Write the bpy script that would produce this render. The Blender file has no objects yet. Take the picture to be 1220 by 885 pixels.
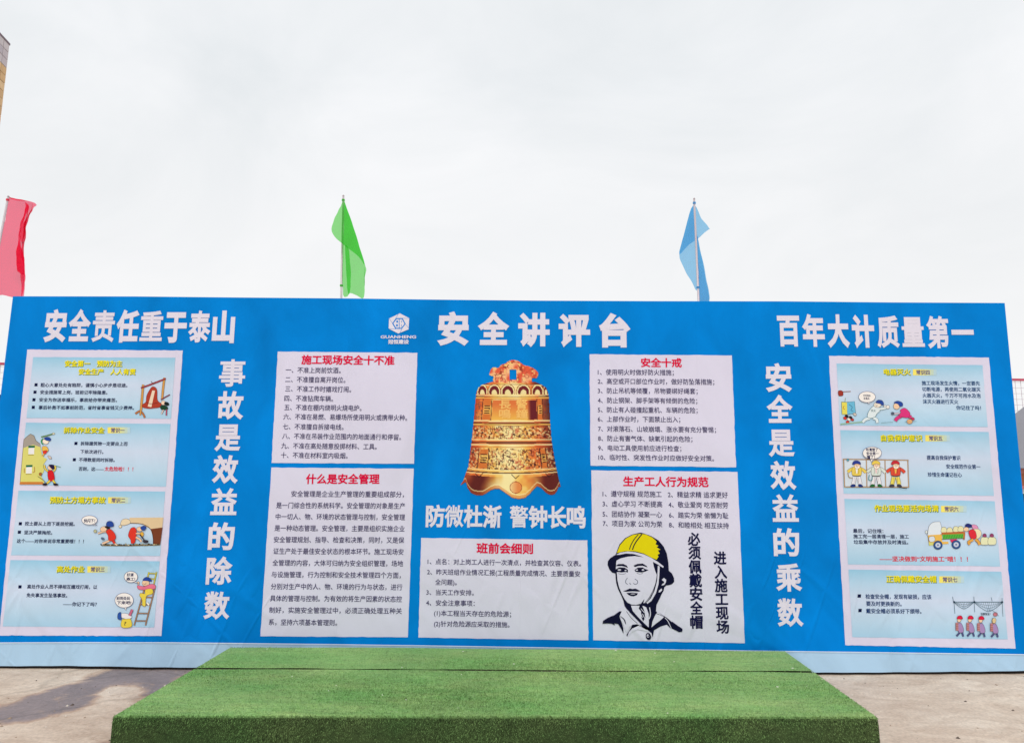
import bpy, bmesh, math, random
import numpy as np
from mathutils import Matrix, Vector
random.seed(7); rng = np.random.default_rng(7)
S = bpy.context.scene; COL = S.collection

# ------------------------------------------------------------------ camera
FPX, EYE, DIST = 850.0, 1.6, 6.186            # focal length in photo pixels (1220 wide), eye height, distance to the board
PITCH, ROLL, YAW = 0.14252, 0.009285, -0.013037
def cam_axes():
    f = np.array([math.sin(YAW)*math.cos(PITCH), math.cos(YAW)*math.cos(PITCH), math.sin(PITCH)])
    rt = np.array([math.cos(YAW), -math.sin(YAW), 0.0]); up = np.cross(rt, f)
    return np.array([math.cos(ROLL)*rt+math.sin(ROLL)*up, math.sin(ROLL)*rt-math.cos(ROLL)*up, f])
AX = cam_axes(); CAMP = np.array([0.0, -DIST, EYE])
cam = bpy.data.cameras.new('camera'); camo = bpy.data.objects.new('camera', cam); COL.objects.link(camo)
cam.sensor_width = 36; cam.lens = 36*FPX/1220; cam.clip_end = 2000; cam.clip_start = 0.05
mw = Matrix.Identity(4)
for i in range(3):
    mw[i][0] = AX[0][i]; mw[i][1] = -AX[1][i]; mw[i][2] = -AX[2][i]; mw[i][3] = CAMP[i]
camo.matrix_world = mw; S.camera = camo

# ------------------------------------------------------------------ world, sun, exposure
SUN_EL, SUN_ROT = math.radians(60), math.radians(200)
S.view_settings.view_transform = 'Standard'; S.view_settings.look = 'None'
S.view_settings.exposure = 0.0; S.view_settings.gamma = 1.0
w = bpy.data.worlds.new('World'); S.world = w; w.use_nodes = True
nt = w.node_tree; N = nt.nodes; L = nt.links; N.clear()
out = N.new('ShaderNodeOutputWorld'); bg = N.new('ShaderNodeBackground'); bg2 = N.new('ShaderNodeBackground')
sky = N.new('ShaderNodeTexSky'); sky.sky_type = 'NISHITA'; sky.sun_disc = False
sky.sun_elevation = SUN_EL; sky.sun_rotation = SUN_ROT
L.new(sky.outputs[0], bg.inputs[0]); bg.inputs[1].default_value = 0.10
tc = N.new('ShaderNodeTexCoord'); mp = N.new('ShaderNodeMapping'); mp.inputs['Scale'].default_value = (1, 1, 2.0)
L.new(tc.outputs['Generated'], mp.inputs[0])
ns = N.new('ShaderNodeTexNoise'); ns.inputs['Scale'].default_value = 2.1; ns.inputs['Detail'].default_value = 7; ns.inputs['Roughness'].default_value = 0.55; ns.inputs['Distortion'].default_value = 0.7
L.new(mp.outputs[0], ns.inputs['Vector'])
cr = N.new('ShaderNodeValToRGB'); cr.color_ramp.elements[0].position = 0.34; cr.color_ramp.elements[1].position = 0.66
cr.color_ramp.elements[0].color = (0.755, 0.785, 0.805, 1); cr.color_ramp.elements[1].color = (0.885, 0.895, 0.91, 1)
L.new(ns.outputs[0], cr.inputs[0])
# the overcast deck is a little thinner and whiter towards the horizon
sx = N.new('ShaderNodeSeparateXYZ'); L.new(tc.outputs['Generated'], sx.inputs[0])
mr = N.new('ShaderNodeMapRange'); mr.inputs[1].default_value = 0.0; mr.inputs[2].default_value = 0.5; mr.inputs[3].default_value = 0.9; mr.inputs[4].default_value = 0.0
L.new(sx.outputs[2], mr.inputs[0])
mxc = N.new('ShaderNodeMix'); mxc.data_type = 'RGBA'; L.new(mr.outputs[0], mxc.inputs[0]); L.new(cr.outputs[0], mxc.inputs[6])
mxc.inputs[7].default_value = (0.90, 0.885, 0.875, 1)
L.new(mxc.outputs[2], bg2.inputs[0]); bg2.inputs[1].default_value = 1.10
ms = N.new('ShaderNodeMixShader'); ms.inputs[0].default_value = 0.95
L.new(bg.outputs[0], ms.inputs[1]); L.new(bg2.outputs[0], ms.inputs[2]); L.new(ms.outputs[0], out.inputs[0])
sun = bpy.data.lights.new('sun', 'SUN'); sun.energy = 1.4; sun.angle = math.radians(18); sun.color = (1, 0.96, 0.9)
so = bpy.data.objects.new('sun', sun); COL.objects.link(so)
sd = Vector((math.sin(SUN_ROT)*math.cos(SUN_EL), math.cos(SUN_ROT)*math.cos(SUN_EL), math.sin(SUN_EL)))
so.rotation_euler = sd.to_track_quat('Z', 'Y').to_euler(); so.location = (0, -4, 12)

# ------------------------------------------------------------------ surveying: where a sight line of the survey photo meets a plane
def ray(px, py): return AX.T @ np.array([(px-610)/FPX, (py-442.5)/FPX, 1.0])
def on_y(px, py, Y=0.0): d = ray(px, py); return CAMP + d*(Y+DIST)/d[1]
def on_z(px, py, Z=0.0): d = ray(px, py); return CAMP + d*(Z-EYE)/d[2]
def bd(px, py): p = on_y(px, py); return p[0], p[2]

# ------------------------------------------------------------------ object helpers
def tag(o, label=None, cat=None, group=None, kind=None):
    for k, v in (('label', label), ('category', cat), ('group', group), ('kind', kind)):
        if v: o[k] = v
    return o
def empty(name, loc=(0, 0, 0), rz=0, **k):
    o = bpy.data.objects.new(name, None); COL.objects.link(o); o.location = loc; o.rotation_euler = (0, 0, rz); return tag(o, **k)
class MB:
    """collects shapes with materials, links them as ONE mesh object"""
    def __init__(s): s.v = []; s.f = []; s.m = []; s.mats = []
    def mat(s, m):
        if m not in s.mats: s.mats.append(m)
        return s.mats.index(m)
    def add(s, vs, fs, m):
        b = len(s.v); s.v += [tuple(map(float, v)) for v in vs]; s.f += [tuple(i+b for i in f) for f in fs]; s.m += [s.mat(m)]*len(fs)
    def box(s, x0, x1, y0, y1, z0, z1, m):
        s.add([(x0,y0,z0),(x1,y0,z0),(x1,y1,z0),(x0,y1,z0),(x0,y0,z1),(x1,y0,z1),(x1,y1,z1),(x0,y1,z1)],
              [(0,3,2,1),(4,5,6,7),(0,1,5,4),(1,2,6,5),(2,3,7,6),(3,0,4,7)], m)
    def bar(s, a, b, r, m, n=8, r2=None):
        a, b = Vector(a), Vector(b); d = (b-a).normalized(); u = d.orthogonal().normalized(); v = d.cross(u); r2 = r if r2 is None else r2
        vs = []
        for p, rr in ((a, r), (b, r2)):
            for i in range(n): t = 2*math.pi*(i+.5)/n; vs.append(p + u*math.cos(t)*rr + v*math.sin(t)*rr)
        s.add(vs, [(i, (i+1) % n, n+(i+1) % n, n+i) for i in range(n)] + [tuple(range(n))[::-1], tuple(range(n, 2*n))], m)
    def build(s, name, parent=None, smooth=False, bevel=0, **k):
        me = bpy.data.meshes.new(name); me.from_pydata(s.v, [], s.f)
        for m in s.mats: me.materials.append(m)
        me.polygons.foreach_set('material_index', s.m)
        if smooth: me.polygons.foreach_set('use_smooth', [True]*len(me.polygons))
        me.update(); o = bpy.data.objects.new(name, me); COL.objects.link(o)
        if bevel:
            bm = bmesh.new(); bm.from_mesh(me); bmesh.ops.bevel(bm, geom=bm.edges, offset=bevel, segments=1, affect='EDGES'); bm.to_mesh(me); bm.free()
        if parent: o.parent = parent
        return tag(o, **k)

# ------------------------------------------------------------------ materials
def lin(c): return tuple(((x/255)/12.92 if x/255 <= .04045 else ((x/255+.055)/1.055)**2.4) for x in c)
MATS = {}
def wrinkle_group():
    g = bpy.data.node_groups.new('cloth_wrinkles', 'ShaderNodeTree')
    g.interface.new_socket('Normal', in_out='OUTPUT', socket_type='NodeSocketVector')
    g.interface.new_socket('Tone', in_out='OUTPUT', socket_type='NodeSocketFloat')
    n, l = g.nodes, g.links; go = n.new('NodeGroupOutput'); geo = n.new('ShaderNodeNewGeometry')
    def noise(scale, stretch, det=3, rot=0.0, dist=0.0):
        q = n.new('ShaderNodeMapping'); q.inputs['Rotation'].default_value = (0, rot, 0); l.new(geo.outputs['Position'], q.inputs[0]); m = n.new('ShaderNodeMapping'); m.inputs['Scale'].default_value = stretch
        l.new(q.outputs[0], m.inputs[0]); t = n.new('ShaderNodeTexNoise'); t.inputs['Scale'].default_value = scale
        t.inputs['Detail'].default_value = det; t.inputs['Distortion'].default_value = dist; l.new(m.outputs[0], t.inputs[0]); return t.outputs[0]
    def bump(h, strength, dist, prev=None):
        b = n.new('ShaderNodeBump'); b.inputs['Strength'].default_value = strength; b.inputs['Distance'].default_value = dist
        l.new(h, b.inputs['Height'])
        if prev: l.new(prev, b.inputs['Normal'])
        return b.outputs[0]
    a = noise(1.1, (1, .3, .55), 3, 0.25, .6)
    # diagonal creases, gathered near the lower hem
    def crease(scale, rot):
        c = noise(scale, (2.2, .3, .38), 1, rot, .35); ab = n.new('ShaderNodeMath'); ab.operation = 'SUBTRACT'; l.new(c, ab.inputs[0]); ab.inputs[1].default_value = .5
        ab2 = n.new('ShaderNodeMath'); ab2.operation = 'ABSOLUTE'; l.new(ab.outputs[0], ab2.inputs[0])
        r = n.new('ShaderNodeMapRange'); l.new(ab2.outputs[0], r.inputs[0]); r.inputs[1].default_value = 0; r.inputs[2].default_value = .06; r.inputs[3].default_value = 1; r.inputs[4].default_value = 0
        r.interpolation_type = 'SMOOTHSTEP'; return r.outputs[0]
    mxr = n.new('ShaderNodeMath'); mxr.operation = 'MAXIMUM'; l.new(crease(1.0, .9), mxr.inputs[0]); l.new(crease(1.7, -.35), mxr.inputs[1])
    sp = n.new('ShaderNodeSeparateXYZ'); l.new(geo.outputs['Position'], sp.inputs[0])
    hz = n.new('ShaderNodeMapRange'); l.new(sp.outputs[2], hz.inputs[0]); hz.inputs[1].default_value = .1; hz.inputs[2].default_value = 1.5; hz.inputs[3].default_value = 1; hz.inputs[4].default_value = .12
    patch = noise(.9, (1, .3, 1), 2); pr = n.new('ShaderNodeMapRange'); l.new(patch, pr.inputs[0]); pr.inputs[1].default_value = .44; pr.inputs[2].default_value = .6
    mu = n.new('ShaderNodeMath'); mu.operation = 'MULTIPLY'; l.new(mxr.outputs[0], mu.inputs[0]); l.new(hz.outputs[0], mu.inputs[1])
    mu2 = n.new('ShaderNodeMath'); mu2.operation = 'MULTIPLY'; l.new(mu.outputs[0], mu2.inputs[0]); l.new(pr.outputs[0], mu2.inputs[1])
    fine = noise(11, (1, .3, .35), 3, .3, .3)
    weave = noise(160, (1, .3, 1), 1)
    px_ = n.new('ShaderNodeMath'); px_.operation = 'PINGPONG'; l.new(sp.outputs[0], px_.inputs[0]); px_.inputs[1].default_value = .765
    sj = n.new('ShaderNodeMapRange'); l.new(px_.outputs[0], sj.inputs[0]); sj.inputs[1].default_value = 0; sj.inputs[2].default_value = .012; sj.inputs[3].default_value = 1; sj.inputs[4].default_value = 0; sj.interpolation_type = 'SMOOTHSTEP'
    b = bump(a, .55, .10); b = bump(sj.outputs[0], .35, .004, b); b = bump(mu2.outputs[0], .5, .012, b); b = bump(fine, .3, .007, b); b = bump(weave, .12, .002, b)
    l.new(b, go.inputs[0]); tn = noise(2.2, (1, .3, .6), 5, .2, .5); l.new(tn, go.inputs[1])
    return g
WR = wrinkle_group()
def ink(c, tone=0.0, rough=.55, fade=None, fade_x=None):
    """a colour printed on the stretched banner cloth; c in sRGB 0..255"""
    key = ('ink', tuple(c), tone, rough, fade, fade_x)
    if key in MATS: return MATS[key]
    m = bpy.data.materials.new('print_%d_%d_%d' % tuple(c)); m.use_nodes = True; n, l = m.node_tree.nodes, m.node_tree.links
    p = n['Principled BSDF']; p.inputs['Roughness'].default_value = rough; p.inputs['Specular IOR Level'].default_value = .18 if min(c) > 90 else .04
    g = n.new('ShaderNodeGroup'); g.node_tree = WR; l.new(g.outputs[0], p.inputs['Normal'])
    base = lin(c)
    if tone or fade:
        src = None
        if fade:   # fade = (z_bottom, z_top, (stops)) vertical printed gradient
            z0, z1, stops = fade; geo = n.new('ShaderNodeNewGeometry'); sp = n.new('ShaderNodeSeparateXYZ'); l.new(geo.outputs['Position'], sp.inputs[0])
            mr = n.new('ShaderNodeMapRange'); mr.inputs[1].default_value = z0; mr.inputs[2].default_value = z1; l.new(sp.outputs[2], mr.inputs[0])
            cr = n.new('ShaderNodeValToRGB'); l.new(mr.outputs[0], cr.inputs[0]); e = cr.color_ramp.elements
            while len(e) < len(stops): e.new(.5)
            for i, (t, cc) in enumerate(stops): e[i].position = t; e[i].color = (*lin(cc), 1)
            src = cr.outputs[0]
        mx = n.new('ShaderNodeMix'); mx.data_type = 'RGBA'; mx.blend_type = 'MULTIPLY'; mx.inputs[0].default_value = 1
        if src: l.new(src, mx.inputs[6])
        else: mx.inputs[6].default_value = (*base, 1)
        r = n.new('ShaderNodeMapRange'); l.new(g.outputs[1], r.inputs[0]); r.inputs[1].default_value = .25; r.inputs[2].default_value = .75
        r.inputs[3].default_value = 1-tone; r.inputs[4].default_value = 1+tone; l.new(r.outputs[0], mx.inputs[7]); l.new(mx.outputs[2], p.inputs['Base Color'])
    else: p.inputs['Base Color'].default_value = (*base, 1)
    MATS[key] = m; return m
def surf(name, c, rough=.6, metal=0, noise=0.0, nscale=8.0, bump=0.0, bscale=60.0, spec=.4, linear=False):
    if name in MATS: return MATS[name]
    m = bpy.data.materials.new(name); m.use_nodes = True; n, l = m.node_tree.nodes, m.node_tree.links
    p = n['Principled BSDF']; base = c if linear else lin(c)
    p.inputs['Roughness'].default_value = rough; p.inputs['Metallic'].default_value = metal; p.inputs['Specular IOR Level'].default_value = spec
    geo = n.new('ShaderNodeNewGeometry')
    t = n.new('ShaderNodeTexNoise'); t.inputs['Scale'].default_value = nscale; t.inputs['Detail'].default_value = 6; l.new(geo.outputs['Position'], t.inputs[0])
    r = n.new('ShaderNodeMapRange'); l.new(t.outputs[0], r.inputs[0]); r.inputs[1].default_value = .25; r.inputs[2].default_value = .75; r.inputs[3].default_value = 1-noise; r.inputs[4].default_value = 1+noise
    mx = n.new('ShaderNodeMix'); mx.data_type = 'RGBA'; mx.blend_type = 'MULTIPLY'; mx.inputs[0].default_value = 1; mx.inputs[6].default_value = (*base, 1)
    l.new(r.outputs[0], mx.inputs[7]); l.new(mx.outputs[2], p.inputs['Base Color'])
    if bump:
        t2 = n.new('ShaderNodeTexNoise'); t2.inputs['Scale'].default_value = bscale; t2.inputs['Detail'].default_value = 4; l.new(geo.outputs['Position'], t2.inputs[0])
        b = n.new('ShaderNodeBump'); b.inputs['Strength'].default_value = bump; b.inputs['Distance'].default_value = .01; l.new(t2.outputs[0], b.inputs['Height']); l.new(b.outputs[0], p.inputs['Normal'])
    MATS[name] = m; return m

PAPER = (221, 218, 240)      # unprinted cloth
BLUE = (0, 130, 218)
C_BLUE = ink(BLUE, tone=.17)  # mottled tone paints faint glare patches into the blue
C_PAPER = ink(PAPER, tone=.035)
C_WHITE = ink((226, 222, 238))
C_BODY = ink((58, 52, 98))
C_RED = ink((222, 8, 66))
C_NAVY = ink((20, 22, 66))
C_YEL = ink((250, 232, 30)); C_YSH = ink((70, 120, 70))

# ------------------------------------------------------------------ ground
def in_poly(X, Y, P):
    r = np.zeros(X.shape, bool); n = len(P)
    for i in range(n):
        x0, y0 = P[i]; x1, y1 = P[(i+1) % n]
        c = ((y0 > Y) != (y1 > Y)) & (X < (x1-x0)*(Y-y0)/((y1-y0) if y1 != y0 else 1e-9)+x0); r ^= c
    return r
def gz(x, y):
    """height of the uneven yard; it dips a little at the left end of the board and swells at the right"""
    p = np.interp(x, [-30, -4.5, -2.7, 0, 2.36, 3.3, 4.2, 30], [0, -.040, -.032, -.014, -.008, .006, .022, 0]); return p*np.interp(np.abs(y), [1.2, 3.2], [1, 0])
def gridmesh(name, xs, ys, z=0.0):
    X, Y = np.meshgrid(xs, ys); nx, ny = len(xs), len(ys)
    co = np.stack([X, Y, gz(X, Y)], -1).reshape(-1, 3)
    i = np.arange((ny-1)*(nx-1)); a = (i//(nx-1))*nx + i % (nx-1)
    f = np.stack([a, a+1, a+nx+1, a+nx], 1)
    me = bpy.data.meshes.new(name); me.vertices.add(len(co)); me.vertices.foreach_set('co', co.ravel())
    me.loops.add(f.size); me.loops.foreach_set('vertex_index', f.ravel().astype(np.int32)); me.polygons.add(len(f))
    me.polygons.foreach_set('loop_start', np.arange(0, f.size, 4, dtype=np.int32)); me.update(calc_edges=True); me.validate()
    return me, X, Y
def build_ground():
    far = np.array([400, 250, 150, 90, 55, 35, 22, 15, 11, 8.5])
    xs = np.concatenate([-far, np.arange(-7, 7.001, .05), far[::-1]]); ys = np.concatenate([-far[:-1], np.arange(-7, 1.001, .05), [1.5, 3, 6, 10, 16, 30, 60, 120, 250, 400]])
    me, X, Y = gridmesh('ground', xs, ys)
    wet = np.zeros(X.shape)
    def px(l): return [tuple(on_z(x/3.05, 700+y/3.05, 0)[:2]) for x, y in l]
    P1 = px([(375,292),(315,306),(290,324),(190,349),(90,371),(60,392),(-60,412),(-60,500),(0,482),(110,464),(240,441),(300,416),(350,392),(338,372),(400,342),(500,328),(525,345),(485,385),(440,410),(520,402),(620,352),(705,290),(760,284),(700,262),(420,262)])
    P2 = px([(330,520),(400,500),(414,478),(430,640),(200,700),(285,566)])
    wet += in_poly(X, Y, P1)*1.0; wet = np.maximum(wet, in_poly(X, Y, P2)*.55)
    for k in range(4):
        a = wet.copy(); wet[1:-1, 1:-1] = (a[:-2, 1:-1]+a[2:, 1:-1]+a[1:-1, :-2]+a[1:-1, 2:]+a[1:-1, 1:-1])/5
    at = me.attributes.new('wet', 'FLOAT', 'POINT'); at.data.foreach_set('value', wet.ravel().astype(np.float32))
    o = bpy.data.objects.new('ground', me); COL.objects.link(o); tag(o, kind='structure')
    m = bpy.data.materials.new('yard_concrete'); m.use_nodes = True; n, l = m.node_tree.nodes, m.node_tree.links; p = n['Principled BSDF']
    geo = n.new('ShaderNodeNewGeometry')
    def noise(s, d=6, dist=0, st=(1, 1, 1), rough=.55):
        mpp = n.new('ShaderNodeMapping'); mpp.inputs['Scale'].default_value = st; l.new(geo.outputs['Position'], mpp.inputs[0])
        t = n.new('ShaderNodeTexNoise'); t.inputs['Scale'].default_value = s; t.inputs['Detail'].default_value = d; t.inputs['Distortion'].default_value = dist; t.inputs['Roughness'].default_value = rough
        l.new(mpp.outputs[0], t.inputs[0]); return t.outputs[0]
    def ramp(v, stops):
        c = n.new('ShaderNodeValToRGB'); l.new(v, c.inputs[0]); e = c.color_ramp.elements
        while len(e) < len(stops): e.new(.5)
        for i, (t, cc) in enumerate(stops): e[i].position = t; e[i].color = (*cc, 1)
        return c.outputs[0]
    big = ramp(noise(.9, 6, .8, (.8, 1.2, 1)), [(.28, (.50, .385, .30)), (.5, (.63, .52, .42)), (.72, (.72, .63, .53))])
    spk = ramp(noise(45, 5, 0, (1, 1, 1), .7), [(.3, (.80, .79, .78)), (.65, (1.08, 1.07, 1.06))])
    dust = ramp(noise(3.2, 8, 1.0, (.8, 1.5, 1), .6), [(.34, (.84, .80, .78)), (.62, (1.05, 1.05, 1.05))])
    def mul(a, b):
        x = n.new('ShaderNodeMix'); x.data_type = 'RGBA'; x.blend_type = 'MULTIPLY'; x.inputs[0].default_value = 1; l.new(a, x.inputs[6]); l.new(b, x.inputs[7]); return x.outputs[2]
    dry = mul(mul(big, spk), dust)
    wa = n.new('ShaderNodeAttribute'); wa.attribute_name = 'wet'
    nz = noise(5, 6, .5, (1, 1, 1), .6); ad = n.new('ShaderNodeMath'); ad.operation = 'ADD'; l.new(wa.outputs['Fac'], ad.inputs[0])
    sc = n.new('ShaderNodeMapRange'); l.new(nz, sc.inputs[0]); sc.inputs[1].default_value = .2; sc.inputs[2].default_value = .8; sc.inputs[3].default_value = -.5; sc.inputs[4].default_value = .4; l.new(sc.outputs[0], ad.inputs[1])
    wm = n.new('ShaderNodeMapRange'); l.new(ad.outputs[0], wm.inputs[0]); wm.inputs[1].default_value = .25; wm.inputs[2].default_value = .85; wm.interpolation_type = 'SMOOTHSTEP'
    mx = n.new('ShaderNodeMix'); mx.data_type = 'RGBA'; l.new(wm.outputs[0], mx.inputs[0]); l.new(dry, mx.inputs[6])
    wetc = ramp(noise(2.2, 6, .8), [(.3, (.20, .165, .165)), (.7, (.31, .25, .245))]); l.new(mul(wetc, spk), mx.inputs[7])
    rim = ramp(wm.outputs[0], [(.0, (1, 1, 1)), (.28, (1.0, .90, .82)), (.6, (1.03, .93, .88)), (1, (1, 1, 1))]); rimmed = mul(mx.outputs[2], rim)
    # hairline cracks and darker grime
    vo = n.new('ShaderNodeTexVoronoi'); vo.feature = 'DISTANCE_TO_EDGE'; vo.inputs['Scale'].default_value = .42
    va = n.new('ShaderNodeMix'); va.data_type = 'VECTOR'; va.inputs[0].default_value = .16; l.new(geo.outputs['Position'], va.inputs[4])
    tq = n.new('ShaderNodeTexNoise'); tq.inputs['Scale'].default_value = 2.5; tq.inputs['Detail'].default_value = 6; l.new(geo.outputs['Position'], tq.inputs[0]); l.new(tq.outputs['Color'], va.inputs[5]); l.new(va.outputs[1], vo.inputs['Vector'])
    ck = n.new('ShaderNodeMapRange'); l.new(vo.outputs['Distance'], ck.inputs[0]); ck.inputs[1].default_value = 0; ck.inputs[2].default_value = .006; ck.inputs[3].default_value = .80; ck.inputs[4].default_value = 1
    fin = mul(rimmed, ck.outputs[0]); fin = mul(fin, ramp(noise(14, 7, 1.5, (1, 1, 1), .7), [(.30, (.78, .72, .68)), (.42, (1, 1, 1))]))
    l.new(fin, p.inputs['Base Color'])
    ro = n.new('ShaderNodeMapRange'); l.new(wm.outputs[0], ro.inputs[0]); ro.inputs[3].default_value = .85; ro.inputs[4].default_value = .55; l.new(ro.outputs[0], p.inputs['Roughness'])
    p.inputs['Specular IOR Level'].default_value = .25
    b = n.new('ShaderNodeBump'); b.inputs['Strength'].default_value = .4; b.inputs['Distance'].default_value = .006; l.new(noise(30, 8, 0, (1, 1, 1), .7), b.inputs['Height']); l.new(b.outputs[0], p.inputs['Normal'])
    me.materials.append(m)
build_ground()

# ------------------------------------------------------------------ the notice board
board = empty('notice_board', label='long blue printed safety notice board with white panels, a golden bell and a helmeted worker', cat='notice board')
PXTOP = [(15.4,353),(160,353.2),(300,354.6),(420,355.6),(520,357),(640,358.2),(780,358.8),(930,359.0),(1060,360.3),(1197,361)]
PXSEAM = [(-36,765.3),(0,765),(100,764.6),(200,764.8),(310,766),(400,767),(490,768.2),(600,770),(700,771.6),(800,773.2),(922,775),(1050,776.6),(1220,779),(1237,779.3)]
PXBOT = [(-40,793),(0,793),(100,793.8),(200,794.8),(310,796),(490,797),(700,798.5),(850,799.5),(960,801),(1060,800.6),(1130,800.0),(1220,799.2),(1240,799.2)]
def edge(P, n, jit=.0):
    c = np.array([bd(*p) for p in P]); X = np.linspace(c[0, 0], c[-1, 0], n); Z = np.interp(X, c[:, 0], c[:, 1])
    return X, Z + (rng.normal(0, jit, n) if jit else 0)
def sheet(name, P0, P1, y0, y1, mat, rows=10, n=120, wave=0.0, parent=None, flute=0.0, **k):
    """cloth between two traced edges; y0/y1 = depth of its upper / lower edge"""
    X0, Z0 = edge(P0, n); X1, Z1 = edge(P1, n); v = []; f = []
    for j in range(rows+1):
        t = j/rows
        for i in range(n):
            x = X0[i]*(1-t)+X1[i]*t; z = Z0[i]*(1-t)+Z1[i]*t
            y = y0*(1-t)+y1*t + wave*math.sin(x*3.1+z*1.7)*math.sin(z*2.3+1) + flute*t*(math.sin(x*9+math.sin(x*3.7)*2)+.5*math.sin(x*23))
            v.append((x, y, z))
    for j in range(rows):
        for i in range(n-1): a = j*n+i; f.append((a, a+n, a+n+1, a+1))
    mb = MB(); mb.add(v, f, mat); return mb.build(name, parent, smooth=True, **k)
sheet('banner_cloth', PXTOP, PXSEAM, 0, 0, C_BLUE, parent=board)
C_SKIRT = ink((172, 205, 231), tone=.07)
mb = MB(); mb.box(-4.5, 4.16, .006, .03, -.06, .055, surf('foot_shadow_dark', (34, 28, 28), .8)); mb.build('foot_shadow_strip', board)  # dark strip added behind the skirt's lower edge to draw its contact shadow
sk_top = [(x, y-.2) for x, y in PXSEAM]
sk = sheet('skirt', sk_top, [(x, y-.6+.5*math.sin(x*.05)+.35*math.sin(x*.17)) for x, y in PXBOT], .003, -.016, C_SKIRT, rows=6, n=260, flute=.0055, parent=board, label='pale blue skirt along the foot of the board')
# thin white seam line where banner cloth and skirt meet
sm = sheet('seam', [(x, y-.25) for x, y in PXSEAM], [(x, y+.55) for x, y in PXSEAM], -.004, -.0045, ink((225, 236, 246)), rows=1, parent=board)
# returns of the cloth round the ends and over the top, and the steel frame behind
steel = surf('galvanised_steel', (120, 124, 128), .45, .8, .1)
tl, tr = bd(*PXTOP[0]), bd(*PXTOP[-1]); bl, br = bd(*PXSEAM[0]), bd(*PXSEAM[-1])
for (a, b, dx) in ((tl, bl, .004), (tr, br, -.03)):
    mb = MB(); mb.add([(a[0], .001, a[1]), (a[0]+dx, .12, a[1]), (b[0]+dx, .12, b[1]), (b[0], .001, b[1])], [(0, 1, 2, 3)], C_BLUE); mb.build('side_hem', board)
mb = MB(); X, Z = edge(PXTOP, 60); v = [(x, .001, z) for x, z in zip(X, Z)] + [(x, .12, z-.012) for x, z in zip(X, Z)]
mb.add(v, [(i, i+1, 61+i, 60+i) for i in range(59)], C_BLUE); mb.build('top_hem', board, smooth=True)
ply = surf('plywood_backing', (140, 112, 80), .8, 0, .12, 5)
for i in range(7):
    x0 = -4.42+i*1.226; mb = MB(); mb.box(x0, x0+1.22, .012, .03, .06, 3.05, ply); mb.build('backing_panel', board)
for i in range(8):
    x = -4.36+i*1.2; mb = MB(); mb.box(x-.025, x+.025, .032, .082, -.045, 3.09, steel); mb.build('frame_post', board)
    mb = MB(); mb.bar((x, .085, 2.3), (x, 1.3, -.02), .02, steel); mb.build('brace', board)
for z in (.12, 1.5, 3.0):
    mb = MB(); mb.box(-4.4, 4.12, .084, .118, z, z+.04, steel); mb.build('frame_rail', board)

# ---- flat print: text and drawings, laid on the cloth a fraction of a millimetre apart
FC = {}
def glyphs(s, bold):
    k = (s, bold)
    if k not in FC:
        c = bpy.data.curves.new('t', 'FONT'); c.body = s; c.resolution_u = 3 if bold and len(s) < 9 else 2
        if bold: c.bevel_depth = bold; c.bevel_resolution = 0
        o = bpy.data.objects.new('t', c); COL.objects.link(o); bpy.context.view_layer.update(); me = o.to_mesh()
        vs = [tuple(v.co) for v in me.vertices]; fs = [tuple(p.vertices) for p in me.polygons if p.normal.z > .1]
        o.to_mesh_clear(); bpy.data.objects.remove(o); bpy.data.curves.remove(c); FC[k] = (vs, fs)
    return FC[k]
def put_text(mb, s, x0, y0, x1, y1, h, mat, layer=.005, bold=0.0, off=(0, 0)):
    """line of text whose middle line runs from pixel (x0,y0) to (x1,y1), glyphs h pixels tall"""
    vs, fs = glyphs(s, bold); 
    if not vs: return
    a = np.array(bd(x0+off[0], y0+off[1])); b = np.array(bd(x1+off[0], y1+off[1]))
    zt, zb = bd(x0, y0-h/2)[1], bd(x0, y0+h/2)[1]; em = (zt-zb)/.92
    xs = [v[0] for v in vs]; u0, u1 = min(xs), max(xs); d = (b-a)/(u1-u0)
    up = np.array(bd((x0+x1)/2, (y0+y1)/2-10)) - np.array(bd((x0+x1)/2, (y0+y1)/2+10)); sh = 0.0
    out = []
    for v in vs:
        p = a + d*(v[0]-u0); out.append((p[0], -layer-(v[2]*.004), p[1]+(v[1]-.38)*em))
    mb.add(out, [tuple(f) for f in fs], mat)
def put_char(mb, s, x, y, wpx, hpx, mat, layer=.005, bold=.03):
    put_text(mb, s, x-wpx/2, y, x+wpx/2, y, hpx, mat, layer, bold)

def quad(name, px, mat, layer, parent, jit=.0012, n=26, **k):
    """printed area with slightly uneven edges"""
    c = [np.array(bd(*p)) for p in px]; ring = []
    for i in range(4):
        a, b = c[i], c[(i+1) % 4]
        for j in range(n):
            p = a+(b-a)*j/n; w_ = 0 if j == 0 else 1; ring.append((p[0]+w_*rng.normal(0, jit), -layer, p[1]+w_*rng.normal(0, jit)))
    mb = MB(); mb.add(ring, [tuple(range(len(ring)))[::-1]], mat); return mb.build(name, parent, **k)

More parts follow.
